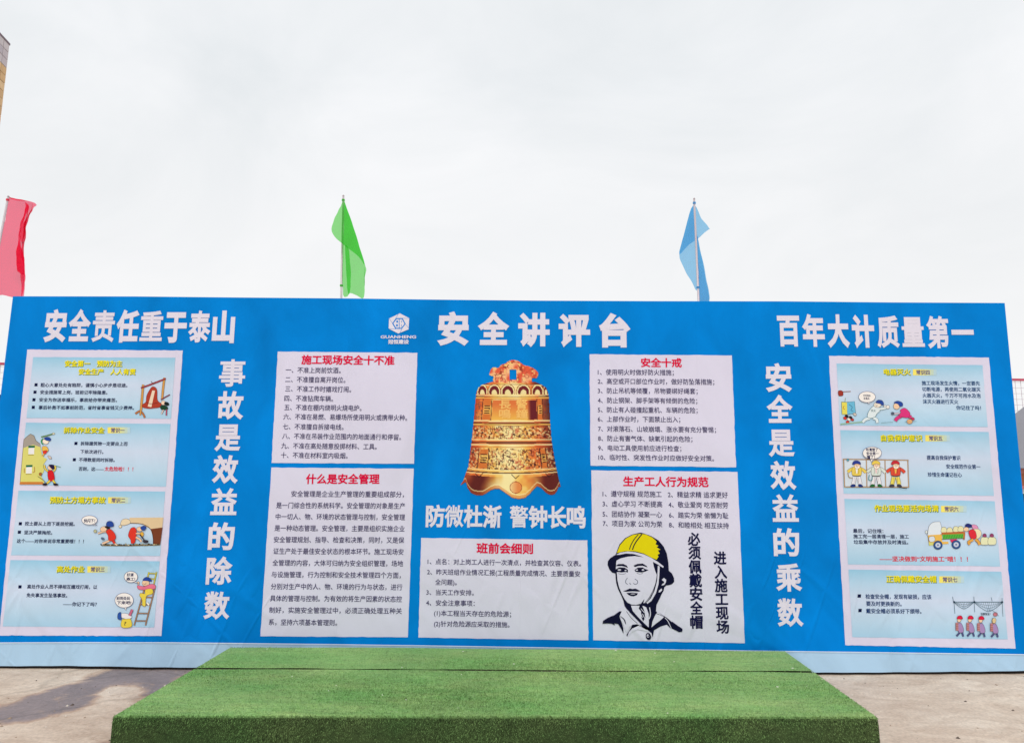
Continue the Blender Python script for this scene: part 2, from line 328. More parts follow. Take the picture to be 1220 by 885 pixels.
def spline(P, n=5, closed=True):
    P = np.array(P, float); m = len(P); out = []
    for i in range(m if closed else m-1):
        if closed: p0, p1, p2, p3 = P[i-1], P[i], P[(i+1) % m], P[(i+2) % m]
        else: p0, p1, p2, p3 = P[max(i-1, 0)], P[i], P[i+1], P[min(i+2, m-1)]
        for j in range(n):
            t = j/n; out.append(.5*((2*p1)+(-p0+p2)*t+(2*p0-5*p1+4*p2-p3)*t*t+(-p0+3*p1-3*p2+p3)*t**3))
    if not closed: out.append(P[-1])
    return out
class Art:
    """a printed drawing, traced in coordinates of an enlargement with origin (ox,oy) and scale s"""
    def __init__(s, ox, oy, sc, base=.006): s.o = (ox, oy); s.s = sc; s.mb = MB(); s.y = base
    def P(s, x, y): return bd(s.o[0]+x/s.s, s.o[1]+y/s.s)
    def poly(s, c, pts, smooth=False):
        pts = spline(pts) if smooth else pts; q = [s.P(*p) for p in pts]
        ar = sum(q[i-1][0]*q[i][1]-q[i][0]*q[i-1][1] for i in range(len(q)))
        if ar < 0: q = q[::-1]
        s.y += .00005; s.mb.add([(x, -s.y, z) for x, z in q], [tuple(range(len(q)))], ink(c))
    def blob(s, c, pts, line=(60, 50, 60), w=2.0):
        s.poly(c, pts, True)
        if line: s.line(line, w, pts, closed=True)
    def ell(s, c, x, y, rx, ry, rot=0, line=(60, 50, 60), w=2.0, n=18):
        r = math.radians(rot); pts = []
        for i in range(n):
            t = 2*math.pi*i/n; a, b = rx*math.cos(t), ry*math.sin(t); pts.append((x+a*math.cos(r)-b*math.sin(r), y+a*math.sin(r)+b*math.cos(r)))
        s.poly(c, pts)
        if line: s.line(line, w, pts, closed=True, smooth=False)
    def line(s, c, w, pts, closed=False, smooth=True, taper=False):
        q = spline(pts, 4, closed) if smooth and len(pts) > 2 else [np.array(p, float) for p in pts]
        if closed: q = q+[q[0]]
        q = np.array(q); n = len(q); L_, R_ = [], []
        for i in range(n):
            d = q[min(i+1, n-1)]-q[max(i-1, 0)] if not (closed and i in (0, n-1)) else q[1]-q[-2]
            ln = math.hypot(*d) or 1; nr = np.array([-d[1], d[0]])/ln*w/2
            if taper: nr = nr*(.15+.85*math.sin(math.pi*min(max(i/(n-1), .05), .95)))
            L_.append(q[i]+nr); R_.append(q[i]-nr)
        s.y += .00005; v = [s.P(*p) for p in L_]+[s.P(*p) for p in R_]
        s.mb.add([(x, -s.y, z) for x, z in v], [(i, i+1, n+i+1, n+i) for i in range(n-1)], ink(c))
    def text(s, t, x0, y0, x1, h, c, bold=.02, y1=None):
        s.y += .00005; put_text(s.mb, t, s.o[0]+x0/s.s, s.o[1]+y0/s.s, s.o[0]+x1/s.s, s.o[1]+(y1 if y1 else y0)/s.s, h/s.s, ink(c), s.y, bold)
    def build(s, name, parent, **k): return s.mb.build(name, parent, **k)

# ---- headline lettering
DENSE = {'重': .5, '泰': .66, '责': .5, '量': .52, '第': .68, '事': .58, '数': .72, '是': .72, '百': .85, '质': .72, '故': .85, '益': .72, '除': .8, '的': .85, '乘': .75, '效': .85, '讲': .85, '评': .85, '年': .85, '安': .9, '全': .85, '任': .9, '警': .55, '微': .65}
def headline(name, chars, pts, wpx, hpx, bold, mat=C_WHITE, **k):
    mb = MB()
    for c, (x, y) in zip(chars, pts): put_char(mb, c, x, y, wpx, hpx if c not in '一' else 30, mat, .003, bold*DENSE.get(c, 1))
    return mb.build(name, board, **k)
def row(x0, y0, x1, y1, n): return [(x0+(x1-x0)*i/(n-1), y0+(y1-y0)*i/(n-1)) for i in range(n)]
headline('headline', '安全责任重于泰山', row(66.4, 388.2, 266.6, 389.3, 8), 26.5, 35.5, .05, label='left headline in heavy white characters')
headline('headline', '安全讲评台', row(539.9, 391.6, 732.4, 393.8, 5), 37.5, 36.5, .052, label='middle headline in widely spaced heavy white characters')
headline('headline', '百年大计质量第一', row(939.2, 393.4, 1146.6, 396.2, 8), 26.5, 35.5, .05, label='right headline in heavy white characters')
headline('slogan', '事故是效益的除数', [(277,444.3),(275.2,482.6),(271.8,520.6),(268.8,558.8),(267,597.8),(264,638.8),(261.5,679.5),(258.7,720.6)], 31, 31, .042, label='left vertical slogan in white characters')
headline('slogan', '安全是效益的乘数', [(927.2,449.8),(928.7,487.6),(930.7,527),(932.8,566),(935.5,605.5),(936.8,646),(939.5,687.5),(941.2,729)], 31, 31.5, .042, label='right vertical slogan in white characters')
mb = MB()
for c, x in zip('防微杜渐警钟长鸣', (518.6, 541, 563.7, 586.2, 618.3, 640.8, 664.2, 686.5)): put_char(mb, c, x, 614.4+(x-518)*.009, 22.5, 25, C_WHITE, .003, .034*DENSE.get(c, 1))
mb.build('slogan', board, label='white motto line under the golden bell')

# ---- company emblem
A = Art(450, 365, 17.7, .003)
W_ = (228, 224, 238)
A.poly(W_, [(468,148),(665,250),(652,485),(435,575),(232,470),(240,258)])
A.poly(BLUE, [(385,248),(525,248),(592,372),(508,478),(372,475),(305,362)])
A.poly(W_, [(400,272),(512,272),(566,370),(498,455),(388,452),(332,362)])
for seg in (((440,152),(385,250)), ((245,262),(318,362)), ((232,470),(385,478)), ((470,560),(515,470)), ((650,455),(585,370)), ((660,255),(520,252))):
    A.line(BLUE, 7, seg)
A.line(BLUE, 12, [(455,272),(455,455)], smooth=False); A.poly(BLUE, [(395,300),(430,300),(430,345),(395,345)]); A.poly(BLUE, [(390,378),(425,378),(425,425),(390,425)])
A.line(BLUE, 9, [(505,300),(505,345)], smooth=False); A.line(BLUE, 9, [(500,380),(500,430)], smooth=False)
A.text('GUANHENG', 62, 642, 812, 78, W_, .03); A.text('冠恒建设', 220, 748, 660, 88, W_, .035)
A.build('company_emblem', board, label='white hexagon emblem with lettering under it')

# ---- the white text panels
def panel(px, label): return quad('text_panel', px, C_PAPER, .002, board, label=label)
def lines(parent, ox, oy, s, rows, hz, mat=C_BODY, bold=.006, name='body_text'):
    mb = MB()
    for r in rows:
        t, x0, x1, y = r[:4]; y1 = r[4] if len(r) > 4 else y
        put_text(mb, t, ox+x0/s, oy+y/s, ox+x1/s, oy+y1/s, hz/s, mat, .004, bold)
    return mb.build(name, parent)
def head(parent, ox, oy, s, t, x0, x1, y, h, y1=None):
    mb = MB(); put_text(mb, t, ox+x0/s, oy+y/s, ox+x1/s, oy+(y1 or y)/s, h/s, C_RED, .004, .028); return mb.build('heading', parent)
pA = panel([(331,418.8),(497.3,420.3),(493.3,552.3),(323.6,551.3)], 'panel of ten site prohibitions, upper left')
head(pA, 310, 360, 4.425, '施工现场安全十不准', 218, 708, 303, 48, 307)
lines(pA, 310, 360, 4.425, [('一、不准上岗前饮酒。',135,425,357,360),('二、不准擅自离开岗位。',133,450,407,410),('三、不准工作时嬉戏打闹。',133,480,456,460),('四、不准钻爬车辆。',128,385,506,509),
 ('五、不准在棚内烧明火烧电炉。',128,535,554,558),('六、不准在易燃、易爆场所使用明火或携带火种。',123,775,603,609),('七、不准擅自拆接电线。',120,440,655,658),('八、不准在吊装作业范围内的地面通行和停留。',117,743,705,711),
 ('九、不准在高处随意投掷材料、工具。',112,615,756,761),('十、不准在材料室内吸烟。',110,462,805,809)], 31)
pC = panel([(323.4,556.7),(493,558),(486,758.7),(310.4,757.5)], 'panel explaining safety management, lower left')
head(pC, 300, 550, 4.025, '什么是安全管理', 260, 613, 82, 46)
lines(pC, 300, 550, 4.025, [('安全管理是企业生产管理的重要组成部分，',190,730,153,156),('是一门综合性的系统科学。安全管理的对象是生产',118,735,208,211),('中一切人、物、环境的状态管理与控制，安全管理',115,735,262,265),
 ('是一种动态管理。安全管理，主要是组织实施企业',110,733,317,320),('安全管理规划、指导、检查和决策，同时，又是保',106,731,372,375),('证生产处于最佳安全状态的根本环节。施工现场安',104,728,427,431),
 ('全管理的内容，大体可归纳为安全组织管理，场地',100,726,483,487),('与设施管理，行为控制和安全技术管理四个方面，',95,715,539,543),('分别对生产中的人、物、环境的行为与状态，进行',92,722,596,600),
 ('具体的管理与控制。为有效的将生产因素的状态控',88,720,653,657),('制好，实施安全管理过中，必须正确处理五种关',84,720,709,714),('系，坚持六项基本管理则。',82,410,767,770)], 29)
pG = panel([(501.8,640.4),(699.8,643.3),(701,762.3),(498.5,759)], 'panel of pre-shift meeting rules below the bell')
head(pG, 490, 620, 5.53, '班前会细则', 430, 802, 180, 66, 185)
lines(pG, 490, 620, 5.53, [('1、点名：对上岗工人进行一次清点，并检查其仪容、仪表。',108,1118,268,282),('2、昨天班组作业情况汇报(工程质量完成情况、主要质量安',105,1112,336,350),('全问题)。',158,300,403,406),
 ('3、当天工作安排。',100,412,470,474),('4、安全注意事项：',98,418,539,544),('(1)本工程当天存在的危险源；',150,658,607,615),('(2)针对危险源应采取的措施。',150,648,677,684)], 38)
pD = panel([(702.4,422.1),(871.9,423.4),(876.9,556.5),(703.6,554.5)], 'panel of ten safety warnings, upper right')
head(pD, 695, 410, 5.53, '安全十戒', 378, 648, 121, 58, 123)
lines(pD, 695, 410, 5.53, [('1、使用明火时做好防火措施；',95,595,184,187),('2、高空或开口部位作业时，做好防坠落措施；',95,862,244,249),('3、防止吊机等倾覆，吊物要绑好绳套；',95,752,306,310),('4、防止钢架、脚手架等有倾倒的危险；',95,750,369,374),
 ('5、防止有人碰撞起重机、车辆的危险；',95,752,431,436),('6、上部作业时，下面禁止出入；',95,638,492,496),('7、对滚落石、山坡崩塌、涨水要有充分警惕；',97,873,556,564),('8、防止有害气体、缺氧引起的危险；',97,718,619,625),
 ('9、电动工具使用前应进行检查；',97,645,682,687),('10、临时性、突发性作业时应做好安全对策。',99,860,744,752)], 38)
pE = panel([(704.4,560),(878.6,562),(887.3,765.8),(706.7,762.2)], 'panel with a worker in a yellow helmet, lower right')
head(pE, 695, 555, 4.025, '生产工人行为规范', 190, 600, 73, 46, 77)
lines(pE, 695, 555, 4.025, [('1、遵守规程 规范施工',92,375,132,135),('2、精益求精 追求更好',405,692,136,139),('3、虚心学习 不断提高',92,378,180,183),('4、敬业爱岗 吃苦耐劳',408,693,184,188),
 ('5、团结协作 凝聚一心',92,377,229,233),('6、踏实为荣 偷懒为耻',410,695,234,238),('7、项目为家 公司为荣',93,378,274,279),('8、和睦相处 相互扶持',410,697,281,286)], 29)
mb = MB()
for c, x, y in zip('必须佩戴安全帽进入施工现场', (530,533,535,538,540,542,542,655,658,660,663,665,668), (350,415,482,548,613,680,747,440,507,572,637,703,770)):
    put_char(mb, c, 695+x/4.025, 555+y/4.025, 15.2, 15.2, C_NAVY, .004, .028)
mb.build('slogan', pE)

# ---- the helmeted worker, traced
A = Art(715, 630, 6.556, .004); K = (18, 20, 50); Wp = PAPER
A.poly(K, [(120,200),(128,180),(150,120),(195,70),(250,42),(300,30),(320,28),(345,35),(400,55),(455,88),(495,135),(520,190),(532,260),(536,325),(560,345),(576,380),(578,410),(560,430),(540,436),(515,440),(500,455),
 (495,480),(478,510),(470,530),(455,560),(440,590),(435,640),(470,660),(520,690),(560,725),(605,752),(640,775),(644,790),(632,804),(610,800),(580,785),(545,770),(520,745),(470,760),(420,790),(410,845),(400,810),(380,795),(355,770),(300,740),(262,760),
 (225,800),(210,840),(205,825),(240,770),(250,745),(280,740),(340,765),(300,720),(250,670),(205,620),(190,600),(182,560),(165,520),(140,470),(125,420),(118,345),(95,340),(72,315),(58,280),(60,250),(80,225)])
A.poly(Wp, [(125,262),(128,245),(160,228),(215,215),(270,210),(330,218),(380,232),(410,250),(418,290),(432,335),(442,355),(440,390),(430,440),(410,495),(385,540),(360,572),(325,580),(280,590),(245,588),(212,572),(190,545),(172,510),(148,455),(135,400),(130,340),(122,310)])
A.poly(Wp, [(450,285),(464,290),(462,350),(455,430),(435,500),(400,560),(368,582),(362,574),(395,540),(425,480),(445,400)])
A.poly((232, 214, 20), [(130,186),(155,125),(200,74),(255,45),(300,38),(350,40),(405,64),(428,85),(440,98),(432,118),(455,130),(440,140),(470,160),(450,165),(465,190),(448,200),(455,215),(440,238),(400,222),(340,190),(270,172),(190,172)])
A.line(K, 7, [(298,42),(265,80),(240,125),(228,160)]); A.line(K, 9, [(325,40),(290,85),(265,125),(252,162)])
A.poly(Wp, [(122,200),(160,182),(215,174),(275,180),(340,196),(400,225),(450,255),(495,290),(492,302),(440,270),(385,240),(320,212),(260,194),(200,190),(150,200)])
# brows, eyes, nose, mouth
A.poly(K, [(118,288),(142,272),(180,271),(208,284),(218,304),(196,294),(168,288),(142,289)]); A.poly(K, [(260,284),(290,271),(332,268),(362,286),(370,299),(332,286),(300,287),(270,296)])
A.poly(K, [(120,314),(148,298),(192,300),(216,316),(217,338),(198,334),(165,338),(140,334),(118,340)]); A.ell(Wp, 150, 318, 14, 6, 0, None); A.ell(Wp, 198, 322, 8, 5, 0, None); A.ell(K, 173, 318, 11, 10, 0, None)
A.poly(K, [(268,318),(293,300),(332,299),(352,311),(378,319),(352,331),(325,338),(295,336),(274,332)]); A.ell(Wp, 286, 319, 9, 5, 0, None); A.ell(Wp, 334, 318, 10, 6, 0, None); A.ell(K, 309, 317, 11, 10, 0, None)
A.line((90, 88, 110), 3, [(140,345),(170,352),(200,345)]); A.line((90, 88, 110), 3, [(285,342),(310,350),(335,342)])
A.line((70, 80, 110), 4, [(212,380),(200,400),(200,420),(215,430)]); A.line((70, 80, 110), 4, [(270,388),(290,402),(292,420),(275,430),(258,422)]); A.line((70, 80, 110), 4, [(228,420),(240,432)])
A.poly(K, [(178,484),(205,474),(232,462),(252,467),(275,463),(298,474),(316,482),(300,487),(252,484),(205,488)]); A.poly(K, [(205,498),(250,494),(296,500),(285,515),(262,524),(240,522),(222,514)]); A.ell((180, 178, 195), 255, 505, 18, 4, 0, None)
A.line(K, 5, [(120,345),(128,400),(145,455),(170,515),(190,548)]); A.line(K, 4, [(446,300),(440,390),(420,460),(385,530),(352,572)])
# ear, neck, collar
A.poly(Wp, [(480,395),(498,380),(515,395),(512,415),(500,435),(478,440),(490,420),(492,405)]); A.poly(Wp, [(458,480),(478,462),(484,475),(470,490),(456,494)]); A.ell(K, 492, 415, 7, 10, 20, None)
A.poly(Wp, [(240,596),(300,596),(340,600),(360,610),(378,660),(380,720),(378,765),(350,740),(300,690),(255,640)]); A.poly(K, [(310,590),(345,545),(330,600),(345,640),(352,690),(335,720),(322,690),(318,640),(300,620)])
for sg in ([(318,620),(345,650)], [(330,660),(350,700)], [(312,650),(330,690)]): A.line(Wp, 5, sg)
A.poly(Wp, [(165,610),(190,606),(215,640),(262,700),(330,765),(290,740),(250,745),(225,770),(208,810),(190,770),(180,720),(160,680),(135,660),(150,630)])
A.line(K, 9, [(160,680),(190,710),(200,755)], taper=True); A.line(K, 4, [(205,640),(240,690),(290,735)])
A.poly(Wp, [(445,645),(500,682),(470,710),(430,740),(400,765),(408,720),(425,680)]); A.line(K, 4, [(430,655),(470,670),(495,682)]); A.line(Wp, 7, [(385,610),(392,660),(382,700)]); A.line(Wp, 5, [(505,690),(530,720),(555,775)])
A.poly(K, [(18,738),(22,715),(60,690),(110,670),(150,640),(168,640),(150,680),(165,720),(180,770),(182,815),(165,780),(140,740),(110,735),(115,750),(90,738),(55,735)]); A.poly(Wp, [(155,695),(175,700),(200,745),(212,790),(195,765),(170,730)])
A.poly(K, [(560,720),(605,752),(642,778),(640,800),(615,803),(575,782),(550,745)])
A.poly(Wp, [(215,838),(250,775),(300,752),(352,780),(400,812),(408,850),(380,800),(340,790),(290,780),(250,800)]); A.ell(K, 376, 836, 20, 28, -15, None); A.ell(Wp, 372, 832, 9, 13, -15, None); A.ell(K, 374, 834, 5, 7, 0, None)
A.build('helmeted_worker_drawing', pE, label='black line drawing of a worker wearing a yellow helmet')

# ---- the golden bell print: a fine colour raster on the cloth
def build_bell():
    st = 3.2; xs = np.arange(0, 630, st); ys = np.arange(10, 870, st); X, Y = np.meshgrid(xs, ys)
    yl = [150,165,185,210,235,300,400,500,600,660,690,740,785]; xl = [205,150,125,114,110,104,95,85,72,64,52,36,8]; xr = [470,505,535,545,551,555,560,568,584,594,602,612,624]
    Lx = np.interp(Y, yl, xl); Rx = np.interp(Y, yl, xr)
    sx_ = [8,30,50,60,80,105,150,175,200,225,250,290,330,370,410,440,460,480,500,520,540,560,585,600,612,624]; sy = [785,768,755,790,818,832,835,822,805,796,795,822,850,857,850,822,798,781,788,806,825,832,828,808,780,788]
    bot = np.interp(X, sx_, sy)
    body = (Y > 150) & (X > Lx) & (X < Rx) & (Y < bot)
    body |= (Y > 735) & (X > 8) & (X < 624) & (Y < bot) & ((Y-735)*.62+8 > 0) & (X > Lx) & (X < Rx)
    shp = spline([(222,152),(215,120),(192,112),(198,80),(215,62),(245,65),(262,48),(285,40),(305,26),(335,18),(370,26),(400,48),(430,56),(465,72),(488,98),(478,128),(450,132),(440,156),(330,158)])
    crown = in_poly(X, Y, [tuple(p) for p in shp]) & ~((X > 316) & (X < 354) & (Y > 78) & (Y < 136))
    M_ = body | crown
    def sm(k):  # value noise
        a = rng.random((int(900/k)+3, int(700/k)+3)); gy, gx = Y/k, X/k; iy, ix = gy.astype(int), gx.astype(int); fy, fx = gy-iy, gx-ix
        fy, fx = fy*fy*(3-2*fy), fx*fx*(3-2*fx)
        return (a[iy, ix]*(1-fx)+a[iy, ix+1]*fx)*(1-fy)+(a[iy+1, ix]*(1-fx)+a[iy+1, ix+1]*fx)*fy
    u = (X-Lx)/(Rx-Lx+1e-6); c0 = np.array
    def lerp(a, b, t): t = np.clip(t, 0, 1)[..., None]; return a*(1-t)+b*t
    pale, gold, orange, brown, dark = (c0(c, float) for c in ((254,236,172), (248,196,96), (230,112,52), (164,58,30), (54,18,24)))
    bright = np.exp(-((u-.47)/.30)**2) + .35*(sm(60)-.5) + .3*(sm(24)-.5)
    C = lerp(np.broadcast_to(brown, X.shape+(3,)), orange, bright*2.6+.35); C = lerp(C, gold, (bright-.2)*2.2); C = lerp(C, pale, (bright-.62)*2.2)
    C = lerp(C, dark, (u-.86)/.12*.75); C = lerp(C, brown, (.07-u)/.07*.8)
    bow = 14*(1-((X-330)/230)**2)           # bands sag a little in the middle
    Yb = Y + 0*bow; Ys = Y - np.clip(12*(1-((X-325)/240)**2), -20, 12)*np.where(Y > 600, 1, .25)
    orn = np.abs(sm(12)-.5) < .09; orn2 = sm(9) > .54; fine_ = np.abs(sm(15)-.5) < .09
    def band(a, b): return (Ys > a) & (Ys < b) & body
    for a, b in ((415,492), (548,668)):     # scrollwork
        k = band(a, b) & orn; C[k] = C[k]*.25+dark*.7; k = band(a, b) & ~orn & orn2; C[k] = C[k]*.35+pale*.65; k = band(a, b) & fine_; C[k] = C[k]*.6+brown*.4
        k = band(a, b) & (sm(45) > .62) & orn2; C[k] = C[k]*.5+c0((190, 50, 30))*.5
    for a, b in ((255,378), (552,666)):     # side ornament and plaque panels
        for (p, q) in ((.02,.10), (.91,.99)):
            k = band(a, b) & (u > p) & (u < q) & orn; C[k] = C[k]*.4+dark*.4+30
        for (p, q) in ((.12,.215), (.845,.90)):
            k = band(a, b) & (u > p) & (u < q); C[k] = C[k]*.3+gold*.7
            for cy in (a+18, b-18):
                kk = k & (np.abs(Ys-cy) < 17); C[kk] = C[kk]*.3+c0((206, 92, 36))*.7
            for dy in (-22, -8, 6, 20):
                kk = k & (np.abs(Ys-((a+b)/2+dy)) < 3.5) & (u > p+.01) & (u < q-.01); C[kk] = dark
        for p in (.105, .225, .835, .905):
            k = band(a-4, b+4) & (np.abs(u-p) < .006); C[k] = C[k]*.4+dark*.5
    k = band(258, 376) & (u > .235) & (u < .825); C[k] = lerp(lerp(np.broadcast_to(c0((226., 120., 62.)), X.shape+(3,)), c0((244., 190., 84.)), np.clip((Ys-280)/90, 0, 1)*.9), dark+c0((50, 8, 10)), (u-.70)/.05)[k]
    # shoulder petals
    for i, cx in enumerate((150, 222, 303, 398, 482, 533)):
        wx = (30, 36, 40, 40, 34, 16)[i]; r_ = ((X-cx)/wx)**2+((Y-212)/44)**2; k = body & (Y < 226) & (Y > 168) & (r_ < 1)
        C[k & (r_ > .72)] = pale; C[k & (r_ < .72)] = dark+c0((58, 8, 10)); kk = k & (((X-cx)/(wx*.45))**2+((Y-222)/24)**2 < 1); C[kk] = pale*.95
        k = body & (Y < 226) & (Y > 168) & (np.abs(r_-1.15) < .12); C[k] = c0((150., 70, 44))
    for (yy, th, cc) in ((164, 3, dark), (170, 2.5, pale), (230, 4, pale), (238, 3, dark), (246, 5, gold), (252, 2, brown), (384, 6, pale), (392, 4, brown), (399, 4, dark), (406, 5, gold), (412, 2, dark),
                         (497, 5, pale), (506, 4, orange), (513, 5, dark), (521, 4, brown), (528, 6, pale), (540, 2, brown), (672, 4, pale), (680, 4, gold), (688, 5, dark), (696, 4, pale)):
        k = body & (np.abs(Ys-yy) < th*.8); C[k] = C[k]*.25+cc*.75
    k = body & (Ys > 700); lowd = np.exp(-((u-.16)/.13)**2)+np.exp(-((u-.90)/.13)**2)
    C[k] = lerp(C, c0((96., 30, 26)), lowd*1.1*(Ys > 712))[k]
    for cx in (130, 350, 552):               # little notches
        k = body & (np.abs((Y-(702 if cx != 350 else 712))-(22-np.abs(X-cx)*1.0)) < 3.5) & (np.abs(X-cx) < 24); C[k] = dark
    k = body & (np.abs(Y-(bot-26)) < 3.2) & (Y > 715); C[k] = C[k]*.3+pale*.7
    k = body & (bot-Y < 22); C[k] = C[k]*.6+orange*.35; k = body & (bot-Y < 6); C[k] = C[k]*.6+brown*.4
    r_ = np.hypot(X-352, Y-786); k = r_ < 37; C[k] = lerp(np.broadcast_to(c0((232., 140, 76)), X.shape+(3,)), pale, (340-X)/60+.4)[k]; C[k & (r_ > 33)] = brown
    # the dragon loop
    k = crown & (Y < 158); cc = lerp(np.broadcast_to(c0((226., 92, 62)), X.shape+(3,)), c0((250., 196, 140)), (sm(22)-.35)*1.8); C[k] = cc[k]
    kk = k & (np.abs(sm(20)-.5) < .05); C[kk] = c0((160., 64, 42)); kk = k & (sm(11) > .78); C[kk] = c0((246., 200, 124))
    C = np.clip(C, 0, 255)/255; C = np.where(C <= .04045, C/12.92, ((C+.055)/1.055)**2.4)
    ny, nx = X.shape; q = M_[:-1, :-1] & M_[1:, :-1] & M_[:-1, 1:] & M_[1:, 1:]; iy, ix = np.nonzero(q); a = iy*nx+ix
    F = np.stack([a, a+nx, a+nx+1, a+1], 1); used, inv = np.unique(F.ravel(), return_inverse=True)
    co = []
    for i in used:
        px, py = 545+X.flat[i]/5.054, 425+Y.flat[i]/5.054; x, z = bd(px, py); co.append((x, -.004, z))
    me = bpy.data.meshes.new('golden_bell_print'); me.from_pydata(co, [], inv.reshape(-1, 4).tolist())
    at = me.color_attributes.new('ink', 'FLOAT_COLOR', 'POINT'); cols = np.ones((len(used), 4), np.float32); cols[:, :3] = C.reshape(-1, 3)[used]; at.data.foreach_set('color', cols.ravel())
    m = bpy.data.materials.new('bell_ink'); m.use_nodes = True; n, l = m.node_tree.nodes, m.node_tree.links; p = n['Principled BSDF']; p.inputs['Roughness'].default_value = .55; p.inputs['Specular IOR Level'].default_value = .18
    v = n.new('ShaderNodeAttribute'); v.attribute_name = 'ink'; l.new(v.outputs['Color'], p.inputs['Base Color']); g = n.new('ShaderNodeGroup'); g.node_tree = WR; l.new(g.outputs[0], p.inputs['Normal'])
    me.materials.append(m); o = bpy.data.objects.new('golden_bell_print', me); COL.objects.link(o); o.parent = board; o['label'] = 'picture of an ornate golden bell with a dragon loop'
    B = Art(545, 425, 5.054, .005)
    for ch, x, y in (('長', 288, 285), ('鳴', 286, 343), ('警', 386, 285), ('鐘', 388, 343)): B.text(ch, x-36, y, x+36, 56, (250, 196, 112), .02)
    B.build('inscription', o)
build_bell()

# ---- cartoon posters
CARD_STOPS = ((0, (170, 212, 238)), (.25, (190, 219, 241)), (.55, (205, 221, 243)), (.8, (184, 217, 241)), (1, (154, 206, 234)))
quad('poster_panel', [(32.6,416.5),(218,417.5),(192.5,757.2),(-1,756.6)], C_PAPER, .002, board, n=50, label='white poster border behind the four left cartoons')
quad('poster_panel', [(987.5,424),(1178,426),(1209.8,772.2),(1006.9,768)], C_PAPER, .002, board, n=50, label='white poster border behind the four right cartoons')
def card(ox, oy, s, px, label):
    q = [(ox+x/s, oy+y/s) for x, y in px]; z1 = bd(*q[0])[1]; z0 = bd(*q[3])[1]
    o = quad('cartoon_card', q, ink((190, 214, 236), tone=.05, fade=(round(z0, 3), round(z1, 3), CARD_STOPS)), .0035, board, jit=.0006, label=label); return o
def title(c, ox, oy, s, rows, h, pill=None, tagt=None):
    A = Art(ox, oy, s, .0045)
    if pill:
        x0, x1, y = pill; n = 8
        for i in range(n):
            t = i/(n-1); cc = tuple(int(a*(1-t**1.6)+b*t**1.6) for a, b in zip((250, 234, 110), (186, 216, 226))); w_ = (x1-x0)/n
            A.poly(cc, [(x0+i*w_, y-22), (x0+(i+1)*w_+.5, y-22), (x0+(i+1)*w_+.5, y+24), (x0+i*w_, y+24)])
        A.text(tagt[0], tagt[1], y+1, tagt[2], 34, (112, 104, 134), .04, y+2); A.text(tagt[0], tagt[1], y+1, tagt[2], 34, (236, 230, 216), .006, y+2)
    for t, x0, x1, y in rows: A.text(t, x0+3, y+4, x1+3, h, (92, 130, 80), .035, y+5)
    for t, x0, x1, y in rows: A.text(t, x0, y, x1, h, (252, 236, 20), .03, y+1)
    A.build('heading', c)
def body(c, ox, oy, s, rows, sq=(), h=30, col=(20, 34, 80), bold=.018):
    A = Art(ox, oy, s, .0045)
    for x, y in sq: A.poly((16, 24, 66), [(x-11, y-11), (x+12, y-11), (x+10, y+12), (x-13, y+12)])
    for r in rows: A.text(r[0], r[1], r[3], r[2], r[5] if len(r) > 5 else h, r[4] if len(r) > 4 and r[4] else col, bold, r[3]+3)
    A.build('body_text', c)
SK = (244, 206, 170); RD = (226, 60, 46); HB = (44, 76, 160); YE = (240, 216, 80)
def bubble(A, x, y, rx, ry, tail, texts, h=24):
    A.poly((250, 244, 236), [(tail[0], tail[1]), (x+(tail[0]-x)*.25-14, y+ry*.8), (x+(tail[0]-x)*.25+14, y+ry*.75)]); A.line((70, 70, 120), 3, [(x+(tail[0]-x)*.25-14, y+ry*.8), tail, (x+(tail[0]-x)*.25+14, y+ry*.75)], smooth=False)
    A.ell((248, 244, 240), x, y, rx, ry, 0, (80, 80, 120), 3, 26)
    for t, x0, x1, yy in texts: A.text(t, x0, yy, x1, h, (30, 30, 80), .03)
def face(A, x, y, k=1):
    A.ell((40, 30, 40), x-5*k, y-2*k, 1.8*k, 2.6*k, 0, None); A.ell((40, 30, 40), x+5*k, y-2*k, 1.8*k, 2.6*k, 0, None); A.line((120, 50, 50), 2, [(x-5*k, y+7*k), (x, y+9*k), (x+5*k, y+6*k)]); A.line((150, 90, 70), 1.6, [(x, y), (x+2*k, y+3*k), (x-1*k, y+4*k)])
def limb(A, c, w, pts, line=(70, 50, 60)):
    A.line(line, w+4, pts); A.line(c, w, pts)

# left 1: bell on a stand
o_ = (30, 420, 6.42); c = card(*o_, [(63,35),(1150,40),(1117,505),(12,500)], 'first cartoon on the left: bell hung on a timber stand')
title(c, *o_, [('安全第一　预防为主', 305, 745, 84), ('安全生产　人人有责', 410, 847, 146)], 46)
body(c, *o_, [('粗心大意处处有陷阱，谨慎小心步步是坦途。', 120, 785, 248), ('安全措施常上岗，班前记牢除隐患。', 118, 632, 303), ('安全为你送幸福乐，事故给你带来痛苦。', 110, 705, 361), ('事后补救不如事前防范，省时省事省钱又少费神。', 105, 835, 420)], [(86,246),(78,302),(70,360),(65,418)])
A = Art(*o_); BR = (214, 158, 84)
limb(A, BR, 15, [(905,245),(897,340),(888,440)]); limb(A, BR, 14, [(1068,192),(1058,270),(1050,360)]); limb(A, (190,120,70), 12, [(845,468),(880,448),(905,470),(918,498)]); limb(A, BR, 10, [(888,440),(882,480)])
limb(A, (168, 60, 70), 9, [(888,272),(980,238),(1078,200)]); A.line((120,70,50), 4, [(965,220),(985,240),(1000,222)])
A.blob((176, 66, 48), [(955,285),(975,262),(1000,268),(1012,295),(1012,340),(1018,370),(1045,395),(1030,418),(985,425),(950,428),(905,420),(897,400),(925,378),(932,330)], (100, 30, 30))
